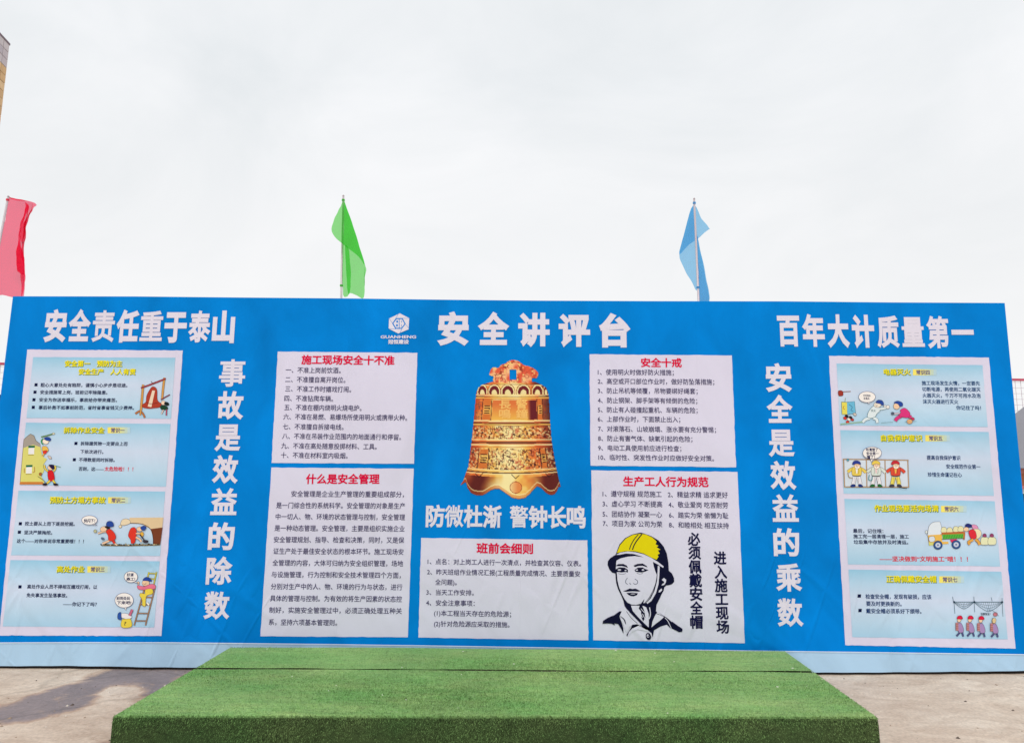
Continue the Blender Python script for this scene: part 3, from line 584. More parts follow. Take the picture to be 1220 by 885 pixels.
A.poly((236, 216, 190), [(975,290),(996,292),(968,418),(940,412)]); A.line((110, 30, 30), 4, [(928,378),(960,392),(1015,385)])
limb(A, (150, 60, 80), 5, [(1040,362),(1080,338),(1110,322)]); A.ell((250, 220, 190), 1060, 385, 18, 16); A.ell((30, 40, 40), 1085, 392, 20, 13, 20); A.blob((30, 70, 50), [(1040,405),(1080,408),(1095,430),(1060,440),(1038,428)]); limb(A, (190,80,110), 7, [(1085,435),(1082,482)]); limb(A, (240,220,210), 7, [(1060,438),(1045,470)])
A.build('illustration', c)
# left 2: two workers at a building edge
o_ = (20, 500, 6.42); c = card(*o_, [(72,22),(1178,32),(1142,510),(25,499)], 'second cartoon on the left: workers pulling down a yellow building')
title(c, *o_, [('拆除作业安全', 360, 675, 79)], 44, (697, 870, 79), ('常识一', 722, 828))
body(c, *o_, [('拆除建筑物一定要自上而', 490, 850, 181), ('下依次进行。', 488, 665, 243), ('不得数层同时拆除。', 477, 752, 305), ('否则，这——', 475, 668, 374), ('太危险啦！！！', 673, 893, 374, (222, 20, 56), 34)], [(455,180),(443,304)])
A = Art(*o_)
A.poly((222, 218, 120), [(58,150),(80,130),(108,108),(135,122),(150,160),(182,185),(195,270),(215,290),(235,300),(205,345),(212,390),(190,430),(215,475),(205,490),(28,490)]); A.poly((168, 160, 150), [(58,150),(80,130),(108,108),(135,122),(150,160),(182,185),(186,210),(130,190),(54,215)]); A.line((90, 80, 60), 3, [(28,490),(58,150),(80,130),(108,108),(135,122),(150,160),(182,185)], smooth=False)
A.poly((206, 130, 60), [(28,474),(205,474),(205,494),(24,494)])
for x, y in ((116, 235), (98, 382)): A.poly((240, 240, 240), [(x-22,y-30),(x+22,y-32),(x+20,y+28),(x-24,y+28)]); A.poly((30, 110, 80), [(x-24,y-36),(x+26,y-38),(x+26,y-22),(x-24,y-20)]); A.line((150,130,60), 4, [(x-26,y+34),(x+18,y+34)], smooth=False)
A.line((190,140,70), 6, [(62,370),(62,405)]); A.line((190,140,70), 6, [(138,360),(140,395),(125,402)])
limb(A, (110, 160, 80), 6, [(190,132),(240,120),(290,105)]); A.ell((230, 225, 190), 285, 106, 10, 7); A.ell((250, 236, 214), 225, 165, 24, 22); A.blob(HB, [(212,145),(235,132),(262,142),(262,160),(235,160)]); A.line((50,150,80), 8, [(205,145),(190,165),(205,190)])
A.blob((236, 190, 90), [(200,205),(232,205),(246,235),(222,250),(200,240)]); A.blob(RD, [(205,240),(235,235),(228,258),(208,262)]); limb(A, (236,190,90), 9, [(212,258),(202,278)])
A.blob((225, 205, 190), [(240,275),(262,280),(270,296),(255,298)])
A.ell(SK, 262, 365, 22, 20); A.blob((40, 30, 70), [(250,345),(285,345),(298,365),(280,378),(262,365)]); A.line((60,130,70), 4, [(290,350),(340,362)]); limb(A, YE, 10, [(245,395),(222,375),(215,345)]); limb(A, YE, 9, [(285,395),(300,372),(295,350)])
A.blob((216, 34, 44), [(242,395),(280,392),(292,455),(250,465)]); limb(A, YE, 12, [(258,465),(230,490)]); limb(A, YE, 12, [(280,462),(300,488)]); A.blob((40, 36, 50), [(205,488),(235,484),(232,500),(205,500)]); A.blob((40, 36, 50), [(285,484),(318,490),(318,500),(290,500)])
A.ell((180,110,50), 186, 415, 11, 12); A.line((60,50,50), 3, [(165,432),(200,455),(225,480)])
A.build('illustration', c)
# left 3: running from a collapsing bank
o_ = (10, 580, 6.256); c = card(*o_, [(77,27),(1170,33),(1133,513),(22,508)], 'third cartoon on the left: two workers in red under a falling bank')
title(c, *o_, [('预防土方塌方事故', 310, 728, 96)], 48, (745, 915, 97), ('常识二', 770, 874))
body(c, *o_, [('挖土要从上而下逐层挖掘。', 125, 498, 272), ('坚决严禁掏挖。', 120, 330, 337), ('这个——对你来说非常重要哦！！！', 65, 565, 401)], [(92,272),(85,335)])
A = Art(*o_)
A.poly((228, 202, 160), [(905,228),(1158,226),(1135,430),(1082,425),(1080,370),(1060,310),(1000,275),(910,268)]); A.poly((122, 66, 44), [(1152,300),(1135,432),(1082,425),(1082,370),(1062,312)]); A.blob((236, 218, 184), [(838,275),(850,245),(880,235),(905,245),(910,268),(880,282),(850,285)]); A.blob((236, 218, 184), [(825,290),(842,282),(848,298),(832,304)])
A.line((70, 40, 30), 4, [(910,268),(1000,275),(1060,310),(1080,370),(1082,425)])
A.poly((120, 104, 70), [(690,432),(740,424),(900,432),(1000,426),(1130,424),(1130,434),(900,440),(700,438)])
for i in range(26):
    x = 695+i*17+random.uniform(-4, 4); A.ell(random.choice(((214,196,150),(90,80,60),(60,56,50),(190,170,120))), x, 428+random.uniform(-5,5), random.uniform(4,9), random.uniform(3,6), 0, (50,44,40), 1.5, 8)
def runner(A, x, y, f=1):
    limb(A, SK, 10, [(x, y-20), (x-40*f, y-18), (x-80*f, y-5)]); limb(A, SK, 13, [(x+10*f, y+45), (x-25*f, y+62), (x-48*f, y+70)]); limb(A, RD, 16, [(x+28*f, y+45), (x+45*f, y+68)]); limb(A, SK, 10, [(x+45*f,y+70),(x+62*f,y+82)])
    A.blob(RD, [(x-20*f,y-20),(x+10*f,y-38),(x+45*f,y-5),(x+52*f,y+30),(x+30*f,y+50),(x,y+45),(x-5*f,y+10)]); A.ell(SK, x-38*f, y-38, 26, 19, -15*f); A.blob((40, 36, 40), [(x-30*f,y-58),(x,y-58),(x+8*f,y-40),(x-15*f,y-42)]); A.blob(HB, [(x-18*f,y-66),(x-10*f,y-92),(x+18*f,y-96),(x+36*f,y-78),(x+34*f,y-58),(x+5*f,y-54)])
runner(A, 742+10, 350); A.ell((190,190,150), 652, 328, 12, 12); A.ell((90,110,140), 708, 384, 14, 8, 30)
A.blob(RD, [(915,310),(945,300),(960,330),(955,375),(945,415),(920,418),(915,390),(898,360)]); A.ell(SK, 982, 312, 22, 17); A.blob(HB, [(990,300),(1012,288),(1032,296),(1018,322),(996,316)]); limb(A, SK, 10, [(955,345),(985,345),(1010,352)]); A.ell((232,180,70), 1000, 350, 14, 17); limb(A, SK, 13, [(955,372),(985,390),(995,408)]); limb(A, (70,60,60), 5, [(985,352),(1010,385),(1030,405)])
A.blob((60, 56, 66), [(1010,395),(1045,398),(1040,415),(1012,412)])
bubble(A, 610, 246, 58, 34, (666, 286), [('快闪下！', 568, 652, 250)], 26); A.build('illustration', c)
# left 4: ladder
o_ = (0, 660, 6.1); c = card(*o_, [(78,42),(1162,50),(1122,530),(22,523)], 'fourth cartoon on the left: worker in yellow on a ladder')
title(c, *o_, [('高处作业', 414, 616, 107)], 46, (637, 805, 108), ('常识三', 662, 764))
body(c, *o_, [('高处作业人员不得相互嬉戏打闹，以', 200, 710, 234), ('免失事发生坠落事故。', 195, 492, 296), ('——你记下了吗？', 460, 706, 360)], [(148,235)])
A = Art(*o_); LA = (176, 140, 110)
limb(A, (214, 206, 90), 7, [(1085,128),(1060,230)], (90,90,50)); limb(A, (214, 206, 90), 7, [(1140,128),(1115,240)], (90,90,50)); limb(A, (214, 206, 90), 6, [(1085,138),(1138,140)], (90,90,50)); limb(A, (214,206,90), 6, [(1075,175),(1130,180)], (90,90,50))
limb(A, LA, 7, [(1055,240),(978,515)]); limb(A, LA, 7, [(1128,245),(1060,515)])
for t in (.25, .45, .68, .88): limb(A, LA, 6, [(1055-77*t,240+275*t),(1128-68*t,245+270*t)])
A.ell(SK, 1062, 208, 27, 23); A.blob(HB, [(1040,188),(1062,165),(1092,172),(1106,196),(1072,192)]); A.line((60,50,60), 2.5, [(1042,212),(1055,216),(1066,210)])
A.blob((236, 120, 150), [(1002,225),(1050,232),(1100,215),(1130,222),(1128,250),(1060,258),(1010,252)]); A.ell(SK, 1008, 208, 9, 11)
A.blob(YE, [(1060,256),(1108,250),(1112,285),(1070,300),(1062,340),(1060,375),(1038,370),(1036,330),(1018,300),(1025,280),(1055,285)]); limb(A, (250,250,235), 12, [(1072,350),(1086,368)])
A.ell((245,240,240), 918, 448, 44, 20, 10); A.blob((50, 90, 170), [(858,462),(862,428),(882,422),(886,470),(872,474)]); limb(A, (206, 110, 140), 16, [(945,445),(965,400)]); A.blob(YE, [(890,475),(925,468),(955,472),(958,525),(888,528)]); A.text('?', 905, 500, 922, 34, (120,110,60), .02)
bubble(A, 955, 163, 49, 41, (1012, 212), [('好滴', 925, 975, 148), ('燕工!', 922, 986, 179)], 24); bubble(A, 906, 333, 67, 54, (920, 405), [('别到处玩', 850, 950, 318), ('下来吧!', 853, 958, 350)], 24); A.build('illustration', c)
# right 1: electrical fire
o_ = (990, 425, 6.42); c = card(*o_, [(42,52),(1157,65),(1197,537),(67,525)], 'first cartoon on the right: two workers by a burning electric box')
title(c, *o_, [('电器灭火', 400, 608, 116)], 46, (625, 805, 118), ('常识四', 650, 754))
body(c, *o_, [('施工现场发生火情，一定要先', 692, 1137, 201), ('切断电源，再使用二氧化碳灭', 695, 1142, 248), ('火器灭火，千万不可用水及泡', 698, 1143, 295), ('沫灭火器进行灭火', 700, 972, 342), ('你记住了吗！', 955, 1145, 389)], h=33, col=(24, 70, 120))
A = Art(*o_)
A.blob((160, 60, 50), [(55,262),(85,262),(90,295),(58,298)]); A.line((150,90,70), 5, [(88,268),(150,265)]); A.poly((232, 222, 96), [(78,345),(120,348),(122,440),(82,440)]); A.poly((110, 190, 224), [(120,348),(178,342),(186,430),(124,442)]); A.line((60, 90, 100), 3, [(78,345),(120,348),(178,342),(186,430),(124,442),(82,440),(78,345)], smooth=False)
A.line((60,110,150), 4, [(135,365),(160,385),(150,410),(168,415)]); A.line((180,60,40), 4, [(98,375),(90,395),(104,402)], smooth=False); A.line((150,160,90), 4, [(105,345),(108,315)])
for x, y, cc in ((118,455,(40,34,40)),(105,470,(220,60,50)),(135,478,(240,230,220)),(125,500,(214,50,46)),(160,480,(190,70,60)),(148,465,(50,40,44)),(180,440,(210,200,190))): A.ell(cc, x, y, 14, 10, 30)
A.poly((150, 186, 150), [(70,512),(130,505),(240,494),(240,502),(130,512),(70,520)])
W3 = (226, 238, 242); limb(A, W3, 20, [(295,470),(262,478),(240,500)], (70,120,130)); limb(A, W3, 20, [(320,468),(345,478),(352,505)], (70,120,130)); A.blob(W3, [(275,455),(290,410),(325,375),(360,378),(378,405),(350,435),(330,462),(295,470)], (60,110,120), 3); limb(A, W3, 15, [(362,400),(400,395),(428,385)], (70,120,130)); A.ell((240,236,230), 432, 384, 14, 13); A.ell((240,236,230), 410, 378, 9, 8)
A.ell((240, 230, 214), 352, 368, 28, 20); A.blob(HB, [(340,352),(355,332),(385,334),(400,355),(395,372),(370,360)])
face(A, 345, 372); face(A, 488, 384)
A.text('灭火', 302, 412, 338, 18, (60,110,120), .01)
A.ell(SK, 498, 378, 24, 24); A.blob(HB, [(478,352),(505,338),(540,350),(545,375),(522,380),(508,362)]); PK = (222, 60, 130); limb(A, PK, 24, [(540,450),(505,468),(488,490)]); limb(A, PK, 22, [(575,450),(612,462)]); A.blob(PK, [(525,408),(560,392),(590,415),(602,440),(585,465),(545,462),(515,450),(530,425)]); limb(A, (214,206,220), 10, [(520,432),(490,435),(470,435)]); A.ell((90,100,120), 468, 434, 12, 11); A.ell((240,180,120), 598, 495, 22, 17); A.ell((206,60,100), 622, 474, 14, 10, 30)
A.line((110,150,150), 3, [(560,498),(650,494)]); A.line((110,150,150), 3, [(380,505),(470,500)])
bubble(A, 272, 308, 64, 42, (290, 362), [('不可用水', 242, 300, 298), ('灭电火', 245, 292, 320)], 18); A.build('illustration', c)
# right 2: three harnessed workers
o_ = (995, 505, 6.256); c = card(*o_, [(37,46),(1142,60),(1182,535),(62,518)], 'second cartoon on the right: three workers behind scaffold bars')
title(c, *o_, [('自我保护意识', 338, 648, 104)], 47, (670, 852, 105), ('常识五', 697, 798))
body(c, *o_, [('提高自我保护意识', 680, 932, 250), ('安全规范作业第一', 825, 1080, 316), ('珍惜生命谨记在心', 688, 942, 376)], h=33, col=(24, 56, 110))
A = Art(*o_)
A.poly((214, 226, 238), [(66,264),(542,268),(545,468),(70,468)])
for a, b in (((60,262),(68,470)),((230,262),(234,470)),((368,264),(374,474)),((538,268),(545,472)),((55,262),(545,270)),((64,468),(548,470))): A.line((120,90,70), 9, [a, b]); A.line((206,176,140), 4.5, [a, b])
for x, jc, tc_, pc, bc, hc in ((158,(236,208,92),(240,240,240),(232,232,240),(36,60,130),(50,66,150)),(302,(216,228,220),(236,200,200),(236,236,240),(44,110,60),(236,206,90)),(446,(222,80,60),(236,190,90),(236,220,96),(70,70,80),(200,50,60))):
    y = 0
    limb(A, pc, 26, [(x-14,395),(x-20,425),(x-26,450)]); limb(A, pc, 26, [(x+14,395),(x+22,425),(x+26,450)]); A.blob(bc, [(x-45,458),(x-30,448),(x-12,452),(x-12,467),(x-44,468)]); A.blob(bc, [(x+14,450),(x+30,448),(x+46,462),(x+44,468),(x+14,467)])
    limb(A, jc, 20, [(x-26,330),(x-52,345),(x-66,358)]); limb(A, jc, 20, [(x+26,330),(x+52,345),(x+68,362)])
    A.blob(jc, [(x-32,325),(x,318),(x+32,325),(x+34,380),(x,386),(x-34,380)]); A.poly(tc_, [(x-10,322),(x+10,322),(x+4,368),(x-4,368)]); A.line((60,46,46), 6, [(x-32,384),(x,388),(x+32,384)])
    A.ell(SK, x+4, 312, 24, 22); A.ell((252,240,226), x+4, 322, 17, 10, 0, None); A.line((70,50,50), 2, [(x-6,310),(x,308)]); A.line((70,50,50), 2, [(x+10,308),(x+16,310)])
    face(A, x+2, 314)
    for q_ in (-14, 12): A.line((90, 70, 60), 1.6, [(x+q_, 332), (x+q_+3, 352), (x+q_-2, 372)]); A.line((120, 110, 120), 1.6, [(x+q_, 396), (x+q_+2, 420), (x+q_-2, 440)])
    A.blob(hc, [(x-32,304),(x-26,280),(x-2,272),(x+24,282),(x+28,302),(x,296)])
A.line((150,120,60), 5, [(90,360),(98,395),(125,402)]); A.line((60,140,150), 6, [(250,378),(246,415),(268,418),(272,390)]); A.ell((90,170,190), 90, 268, 9, 8); A.line((60,60,60), 5, [(470,468),(500,476),(530,480)])
bubble(A, 271, 216, 70, 46, (266, 284), [('听清楚了', 226, 314, 192), ('安全第一', 228, 320, 220), ('懂了！', 230, 292, 247)], 24); A.build('illustration', c)
# right 3: truck and sacks
o_ = (1000, 590, 6.1); c = card(*o_, [(35,25),(1127,42),(1167,515),(62,500)], 'third cartoon on the right: worker loading sacks onto a small truck')
title(c, *o_, [('作业现场要活完场清', 250, 720, 93)], 48, (737, 922, 97), ('常识六', 762, 864))
body(c, *o_, [('最后，记住哦：', 98, 318, 256), ('施工完一层清理一层，施工', 100, 503, 296), ('垃圾集中存放并及时清运。', 102, 498, 337), ('——坚决做到“文明施工”哦！！！', 290, 932, 459, (222, 20, 44), 38)])
A = Art(*o_)
A.blob((226, 236, 244), [(640,275),(648,225),(675,196),(715,190),(732,200),(738,280),(640,290)]); A.poly((238, 190, 90), [(640,288),(742,282),(745,335),(790,335),(790,350),(650,362)]); A.line((90, 80, 60), 3, [(640,288),(650,362)]); A.blob((220, 228, 236), [(650,302),(685,298),(690,330),(655,335)]); A.poly((214,214,120), [(646,340),(680,340),(680,360),(650,364)])
for x, y in ((758,245),(800,248),(845,240),(880,238)): A.blob((232, 230, 180), [(x-20,y+22),(x-18,y-8),(x-4,y-16),(x+14,y-10),(x+20,y+20)])
A.poly((190, 110, 60), [(738,268),(908,262),(912,280),(740,286)]); A.poly((90, 180, 66), [(745,284),(898,278),(900,308),(748,316)]); A.poly((190, 120, 60), [(898,272),(912,272),(908,320),(896,322)]); A.poly((214, 60, 100), [(800,320),(850,316),(850,336),(810,340)]); A.line((80,60,50), 3, [(740,318),(905,312)])
for i in range(8): A.line((40,130,50), 2.5, [(755+i*18,312),(765+i*18,284)])
for x, y in ((713, 360), (845, 356)): A.ell((50, 90, 150), x, y, 32, 31, 0, (30,30,60), 3); A.ell((200, 210, 230), x, y, 20, 19, 0, (70,80,110)); A.ell((120, 130, 160), x, y, 7, 7, 0, None)
A.ell((220,230,230), 629, 265, 9, 12)
A.ell(SK, 918, 245, 20, 16); A.blob((40, 50, 120), [(908,222),(925,204),(955,212),(962,228),(935,232)]); A.blob((226, 150, 190), [(958,215),(990,215),(1005,240),(975,252)]); A.blob((238, 226, 186), [(965,250),(1010,245),(1028,275),(1015,305),(985,312)]); A.blob((222, 52, 66), [(935,262),(962,245),(985,262),(992,305),(962,318),(945,300)]); limb(A, (230,170,80), 18, [(968,320),(935,338),(945,355)]); limb(A, (230,170,80), 18, [(985,318),(1005,335),(1015,358)])
for x in (1052, 1104): A.blob((230, 232, 190), [(x-28,352),(x-26,310),(x-8,300),(x+14,302),(x+30,318),(x+28,352),(x,358)]); A.blob((150, 70, 110), [(x-12,300),(x-14,284),(x,276),(x+12,286),(x+10,302)])
A.build('illustration', c)
# right 4: four workers walking under a safety net
o_ = (1005, 675, 5.81); c = card(*o_, [(33,18),(1090,33),(1135,500),(60,485)], 'fourth cartoon on the right: four workers walking under a safety net')
title(c, *o_, [('正确佩戴安全帽', 293, 640, 83)], 46, (660, 832, 86), ('常识七', 684, 786))
body(c, *o_, [('检查安全帽，发现有破损，应该', 150, 606, 204), ('要及时更换新的。', 155, 400, 253), ('戴安全帽必须系好下颌带。', 155, 537, 304)], [(108,200),(113,300)], h=33, col=(24, 56, 110))
A = Art(*o_); G = (70, 104, 120)
A.line(G, 4, [(758,242),(1100,242)]); 
for x, y0, y1 in ((768,245,322),(905,205,312),(1100,215,342),(758,205,240),(1025,210,236)): A.line(G, 3, [(x-6,y0),(x,y1)])
for x0, x1, d in ((762, 898, 46), (902, 1098, 64)):
    n = 9 if d < 50 else 13
    def cv(t): return d*(1-abs(2*t-1)**1.4)
    A.line(G, 3, [(x0+(x1-x0)*i/n, 244+cv(i/n)) for i in range(n+1)]); A.line(G, 1.6, [(x0+(x1-x0)*i/n, 244+cv(i/n)*.66) for i in range(n+1)]); A.line(G, 1.6, [(x0+(x1-x0)*i/n, 244+cv(i/n)*.33) for i in range(n+1)])
    for i in range(1, n): A.line(G, 1.4, [(x0+(x1-x0)*i/n, 244), (x0+(x1-x0)*(i+1 if i < n/2 else i-1)/n, 244+cv(i/n))])
for x in (762, 902, 1094): A.ell((40,60,80), x, 242, 7, 7, 0, None)
A.blob((200, 120, 130), [(1032,325),(1045,312),(1062,322),(1055,338),(1038,338)]); A.line(G, 2, [(1000,300),(1030,302),(1072,340)]); A.text('注意安全！', 945, 324, 1012, 16, (30,50,70), .02)
for i, x in enumerate((798, 872, 946, 1036)):
    dy = (0, 0, 3, 5)[i]; V = (168, 140, 190)
    limb(A, (80,90,140), 9, [(x+8,445+dy),(x-6,462+dy),(x-20,478+dy)]); limb(A, (80,90,140), 9, [(x+12,445+dy),(x+22,462+dy),(x+26,480+dy)])
    A.blob(V, [(x-8,392+dy),(x+12,388+dy),(x+28,425+dy),(x+26,450+dy),(x-2,452+dy),(x-8,430+dy)]); A.poly((190, 130, 130), [(x-26,384+dy),(x-8,382+dy),(x-6,440+dy),(x-26,438+dy)]); A.line((90,50,60), 2, [(x-26,384+dy),(x-26,438+dy),(x-6,440+dy)], smooth=False)
    for k in range(3): A.line((110,60,70), 2, [(x-26,398+k*14+dy),(x-8,397+k*14+dy)])
    A.ell(SK if i < 3 else (222, 190, 150), x-2, 366+dy, 13, 15 if i < 3 else 20)
    if i < 3: A.blob((220, 36, 70), [(x-16,358+dy),(x-10,340+dy),(x+10,336+dy),(x+22,350+dy),(x+18,360+dy)])
    else: A.blob((224, 200, 150), [(x-12,358+dy),(x,346+dy),(x+14,356+dy),(x+8,382+dy),(x-8,380+dy)])
A.build('illustration', c)

# ------------------------------------------------------------------ turf-covered platform
def turf_mat():
    m = bpy.data.materials.new('artificial_turf'); m.use_nodes = True; n, l = m.node_tree.nodes, m.node_tree.links; p = n['Principled BSDF']
    p.inputs['Roughness'].default_value = .7; p.inputs['Specular IOR Level'].default_value = .15
    geo = n.new('ShaderNodeNewGeometry')
    def noise(s, st, d=4):
        mp_ = n.new('ShaderNodeMapping'); mp_.inputs['Scale'].default_value = st; mp_.inputs['Rotation'].default_value = (0, 0, -.04); l.new(geo.outputs['Position'], mp_.inputs[0])
        t = n.new('ShaderNodeTexNoise'); t.inputs['Scale'].default_value = s; t.inputs['Detail'].default_value = d; t.inputs['Roughness'].default_value = .65; l.new(mp_.outputs[0], t.inputs[0]); return t.outputs[0]
    def rng_(v, a, b, lo, hi):
        r = n.new('ShaderNodeMapRange'); l.new(v, r.inputs[0]); r.inputs[1].default_value = a; r.inputs[2].default_value = b; r.inputs[3].default_value = lo; r.inputs[4].default_value = hi; return r.outputs[0]
    def mul(a, b):
        x = n.new('ShaderNodeMath'); x.operation = 'MULTIPLY'; l.new(a, x.inputs[0]); l.new(b, x.inputs[1]); return x.outputs[0]
    at = n.new('ShaderNodeAttribute'); at.attribute_name = 'shade'
    v = mul(rng_(noise(1.6, (1, 1, 1)), .3, .7, .86, 1.12), rng_(noise(5, (.25, 6, 1), 5), .3, .7, .86, 1.13)); v = mul(v, rng_(noise(70, (1, 1, 1), 2), .3, .7, .78, 1.2))
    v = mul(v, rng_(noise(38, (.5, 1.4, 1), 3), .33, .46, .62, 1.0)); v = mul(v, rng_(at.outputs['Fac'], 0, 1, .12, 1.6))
    cr = n.new('ShaderNodeMix'); cr.data_type = 'RGBA'; cr.blend_type = 'MULTIPLY'; cr.inputs[0].default_value = 1
    hue = n.new('ShaderNodeValToRGB'); l.new(noise(2.5, (.6, 1.5, 1)), hue.inputs[0]); hue.color_ramp.elements[0].position = .35; hue.color_ramp.elements[1].position = .68
    hue.color_ramp.elements[0].color = (.185, .385, .118, 1); hue.color_ramp.elements[1].color = (.285, .43, .155, 1)
    l.new(hue.outputs[0], cr.inputs[6]); l.new(v, cr.inputs[7]); l.new(cr.outputs[2], p.inputs['Base Color'])
    b = n.new('ShaderNodeBump'); b.inputs['Strength'].default_value = .6; b.inputs['Distance'].default_value = .008; l.new(noise(120, (1, 1, 1), 2), b.inputs['Height']); l.new(b.outputs[0], p.inputs['Normal'])
    return m
TURF = turf_mat()
FL, FR, RR, RL = (np.array(p) for p in ((-2.362,-1.812),(2.142,-1.65),(2.175,-.045),(-2.345,-.135)))
HT = .182
plat = empty('platform', label='low stage platform covered in green artificial turf in front of the board', cat='stage')
def st(u, v): return (FL*(1-u)+FR*u)*(1-v)+(RL*(1-u)+RR*u)*v
def patch_mesh(name, fn, nu, nv, parent, **k):
    vs = [fn(i/nu, j/nv) for j in range(nv+1) for i in range(nu+1)]; fs = [(j*(nu+1)+i, j*(nu+1)+i+1, (j+1)*(nu+1)+i+1, (j+1)*(nu+1)+i) for j in range(nv) for i in range(nu)]
    mb = MB(); mb.add(vs, fs, TURF); o = mb.build(name, parent, smooth=True, **k)
    a = o.data.attributes.new('shade', 'FLOAT', 'POINT'); a.data.foreach_set('value', [.6]*len(vs)); return o
def SG(u): return .009+.003*np.sin(u*13+1)+.0025*np.sin(u*47)
VS = .617      # seam between front and rear turf pieces
def seam(u): return VS + .0016*math.sin(u*17)+.001*math.sin(u*41+1)
def hz(u, v): return HT+.0025*math.sin(u*9+v*4)*math.sin(v*7)
def front_top(u, v):
    vv = v*(seam(u)-SG(u)); p = st(u, vv); r = .02; z = hz(u, vv)
    d = min(vv*1.7, r); z -= (r-d)*.7 if d < r else 0; return (p[0], p[1], z)
def rear_top(u, v):
    vv = seam(u)+SG(u)+v*(1-seam(u)-SG(u)-.008*math.sin(u*14+1)-.012*(1 if u < .03 else 0)); p = st(u, vv); return (p[0], p[1], hz(u, vv)+.004*(v))
patch_mesh('turf_top', front_top, 120, 50, plat, label='front piece of turf'); patch_mesh('turf_top', rear_top, 120, 24, plat, label='rear strip of turf beyond the seam')
def side(a, b, outw):
    def f(u, v):
        p = np.array(a)*(1-u)+np.array(b)*u; q = p+np.array(outw)*(.004+.010*(1-v)*(.5+.5*math.sin(u*23)))*(1 if v < 1 else 0)
        return (q[0], q[1], -.035+v*(HT+.027))
    return f
def skirt(*a):
    o = patch_mesh('turf_skirt', side(*a), 100, 6, plat); at = o.data.attributes['shade']; at.data.foreach_set('value', [.04]*len(at.data))  # sides coloured near black, painting in the shade on them
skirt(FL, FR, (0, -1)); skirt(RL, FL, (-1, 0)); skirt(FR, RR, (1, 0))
mb = MB(); core = surf('platform_boards', (64, 54, 42), .8, 0, .15, 9); dk = [FL+(.03,.03), FR+(-.03,.03), RR+(-.03,-.02), RL+(.03,-.02)]
mb.add([(p[0], p[1], -.03) for p in dk]+[(p[0], p[1], HT-.008) for p in dk], [(0,3,2,1),(4,5,6,7),(0,1,5,4),(1,2,6,5),(2,3,7,6),(3,0,4,7)], core); mb.build('timber_base', plat)
def fuzz():
    n1 = 190000; u, v = rng.random(n1), rng.random(n1)**1.0
    keep = np.abs(v-VS-.0016*np.sin(u*17)) > SG(u); u, v = u[keep], v[keep]
    P2 = ((FL[None]*(1-u[:, None])+FR[None]*u[:, None])*(1-v[:, None])+(RL[None]*(1-u[:, None])+RR[None]*u[:, None])*v[:, None])
    top = np.c_[P2, np.full(len(u), HT-.002)]; nrm = np.tile([0, 0, 1.0], (len(u), 1))
    n2 = 42000; u2, z2 = rng.random(n2), rng.random(n2)*HT; F = FL[None]*(1-u2[:, None])+FR[None]*u2[:, None]; fr = np.c_[F[:, 0], F[:, 1]-.004, z2]; nf = np.tile([0, -1.0, -.6], (n2, 1))
    n3 = 12000; u3, z3 = rng.random(n3), rng.random(n3)*HT; G1 = FL[None]*(1-u3[:, None])+RL[None]*u3[:, None]; G2 = FR[None]*(1-u3[:, None])+RR[None]*u3[:, None]
    B = np.r_[top, fr, np.c_[G1[:, 0]-.004, G1[:, 1], z3], np.c_[G2[:, 0]+.004, G2[:, 1], z3]]; Nn = np.r_[nrm, nf, np.tile([-1.0, 0, -.6], (n3, 1)), np.tile([1.0, 0, -.6], (n3, 1))]
    n4 = 9000; u4 = rng.random(n4); E_ = FL[None]*(1-u4[:, None])+FR[None]*u4[:, None]; e4 = np.c_[E_[:, 0], E_[:, 1]+rng.uniform(-.002, .014, n4), HT-rng.uniform(.002, .02, n4)]
    B = np.r_[B, e4]; Nn = np.r_[Nn, np.tile([0, -.7, .8], (n4, 1))]; n = len(B); ln = rng.uniform(.004, .010, n)[:, None]; ln[-n4:] *= 1.5; tip = B+(Nn+rng.normal(0, .45, (n, 3)))*ln; sdv = rng.normal(0, 1, (n, 3)); sdv[:, 2] *= .2; sdv /= np.linalg.norm(sdv, axis=1)[:, None]; wd = rng.uniform(.0012, .0022, n)[:, None]
    V = np.stack([B-sdv*wd, B+sdv*wd, tip], 1).reshape(-1, 3); me = bpy.data.meshes.new('turf_blades'); me.vertices.add(len(V)); me.vertices.foreach_set('co', V.ravel())
    me.loops.add(len(V)); me.loops.foreach_set('vertex_index', np.arange(len(V), dtype=np.int32)); me.polygons.add(n); me.polygons.foreach_set('loop_start', np.arange(0, len(V), 3, dtype=np.int32)); me.update(calc_edges=True)
    sh = np.repeat(rng.beta(2, 2, n), 3); k_ = np.where((np.arange(n) < len(top)) | (np.arange(n) >= n-n4), 1.0, .82); r_ = np.where(np.arange(n) < len(top), .85, .6); sh = (sh*1.0+.12)*np.repeat(k_, 3); sh[0::3] *= r_; sh[1::3] *= r_; a = me.attributes.new('shade', 'FLOAT', 'POINT'); a.data.foreach_set('value', sh.astype(np.float32)); me.materials.append(TURF)  # roots and side blades darkened: occlusion shade put into their colour
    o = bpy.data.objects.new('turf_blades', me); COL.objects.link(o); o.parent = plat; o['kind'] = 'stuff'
fuzz()
mb = MB(); wm = surf('litter_white', (225, 222, 212), .8)
for i in range(46):
    u, v = random.random(), random.random(); p = st(u, v); a = random.uniform(0, 6.3); l_ = random.uniform(.003, .011); w_ = random.uniform(.001, .003); c_, s_ = math.cos(a), math.sin(a); z = HT+.012
    mb.add([(p[0]+c_*l_-s_*w_, p[1]+s_*l_+c_*w_, z), (p[0]-c_*l_-s_*w_, p[1]-s_*l_+c_*w_, z+.002), (p[0]-c_*l_+s_*w_, p[1]-s_*l_-c_*w_, z+.002), (p[0]+c_*l_+s_*w_, p[1]+s_*l_-c_*w_, z+.004)], [(0, 1, 2, 3)], wm)
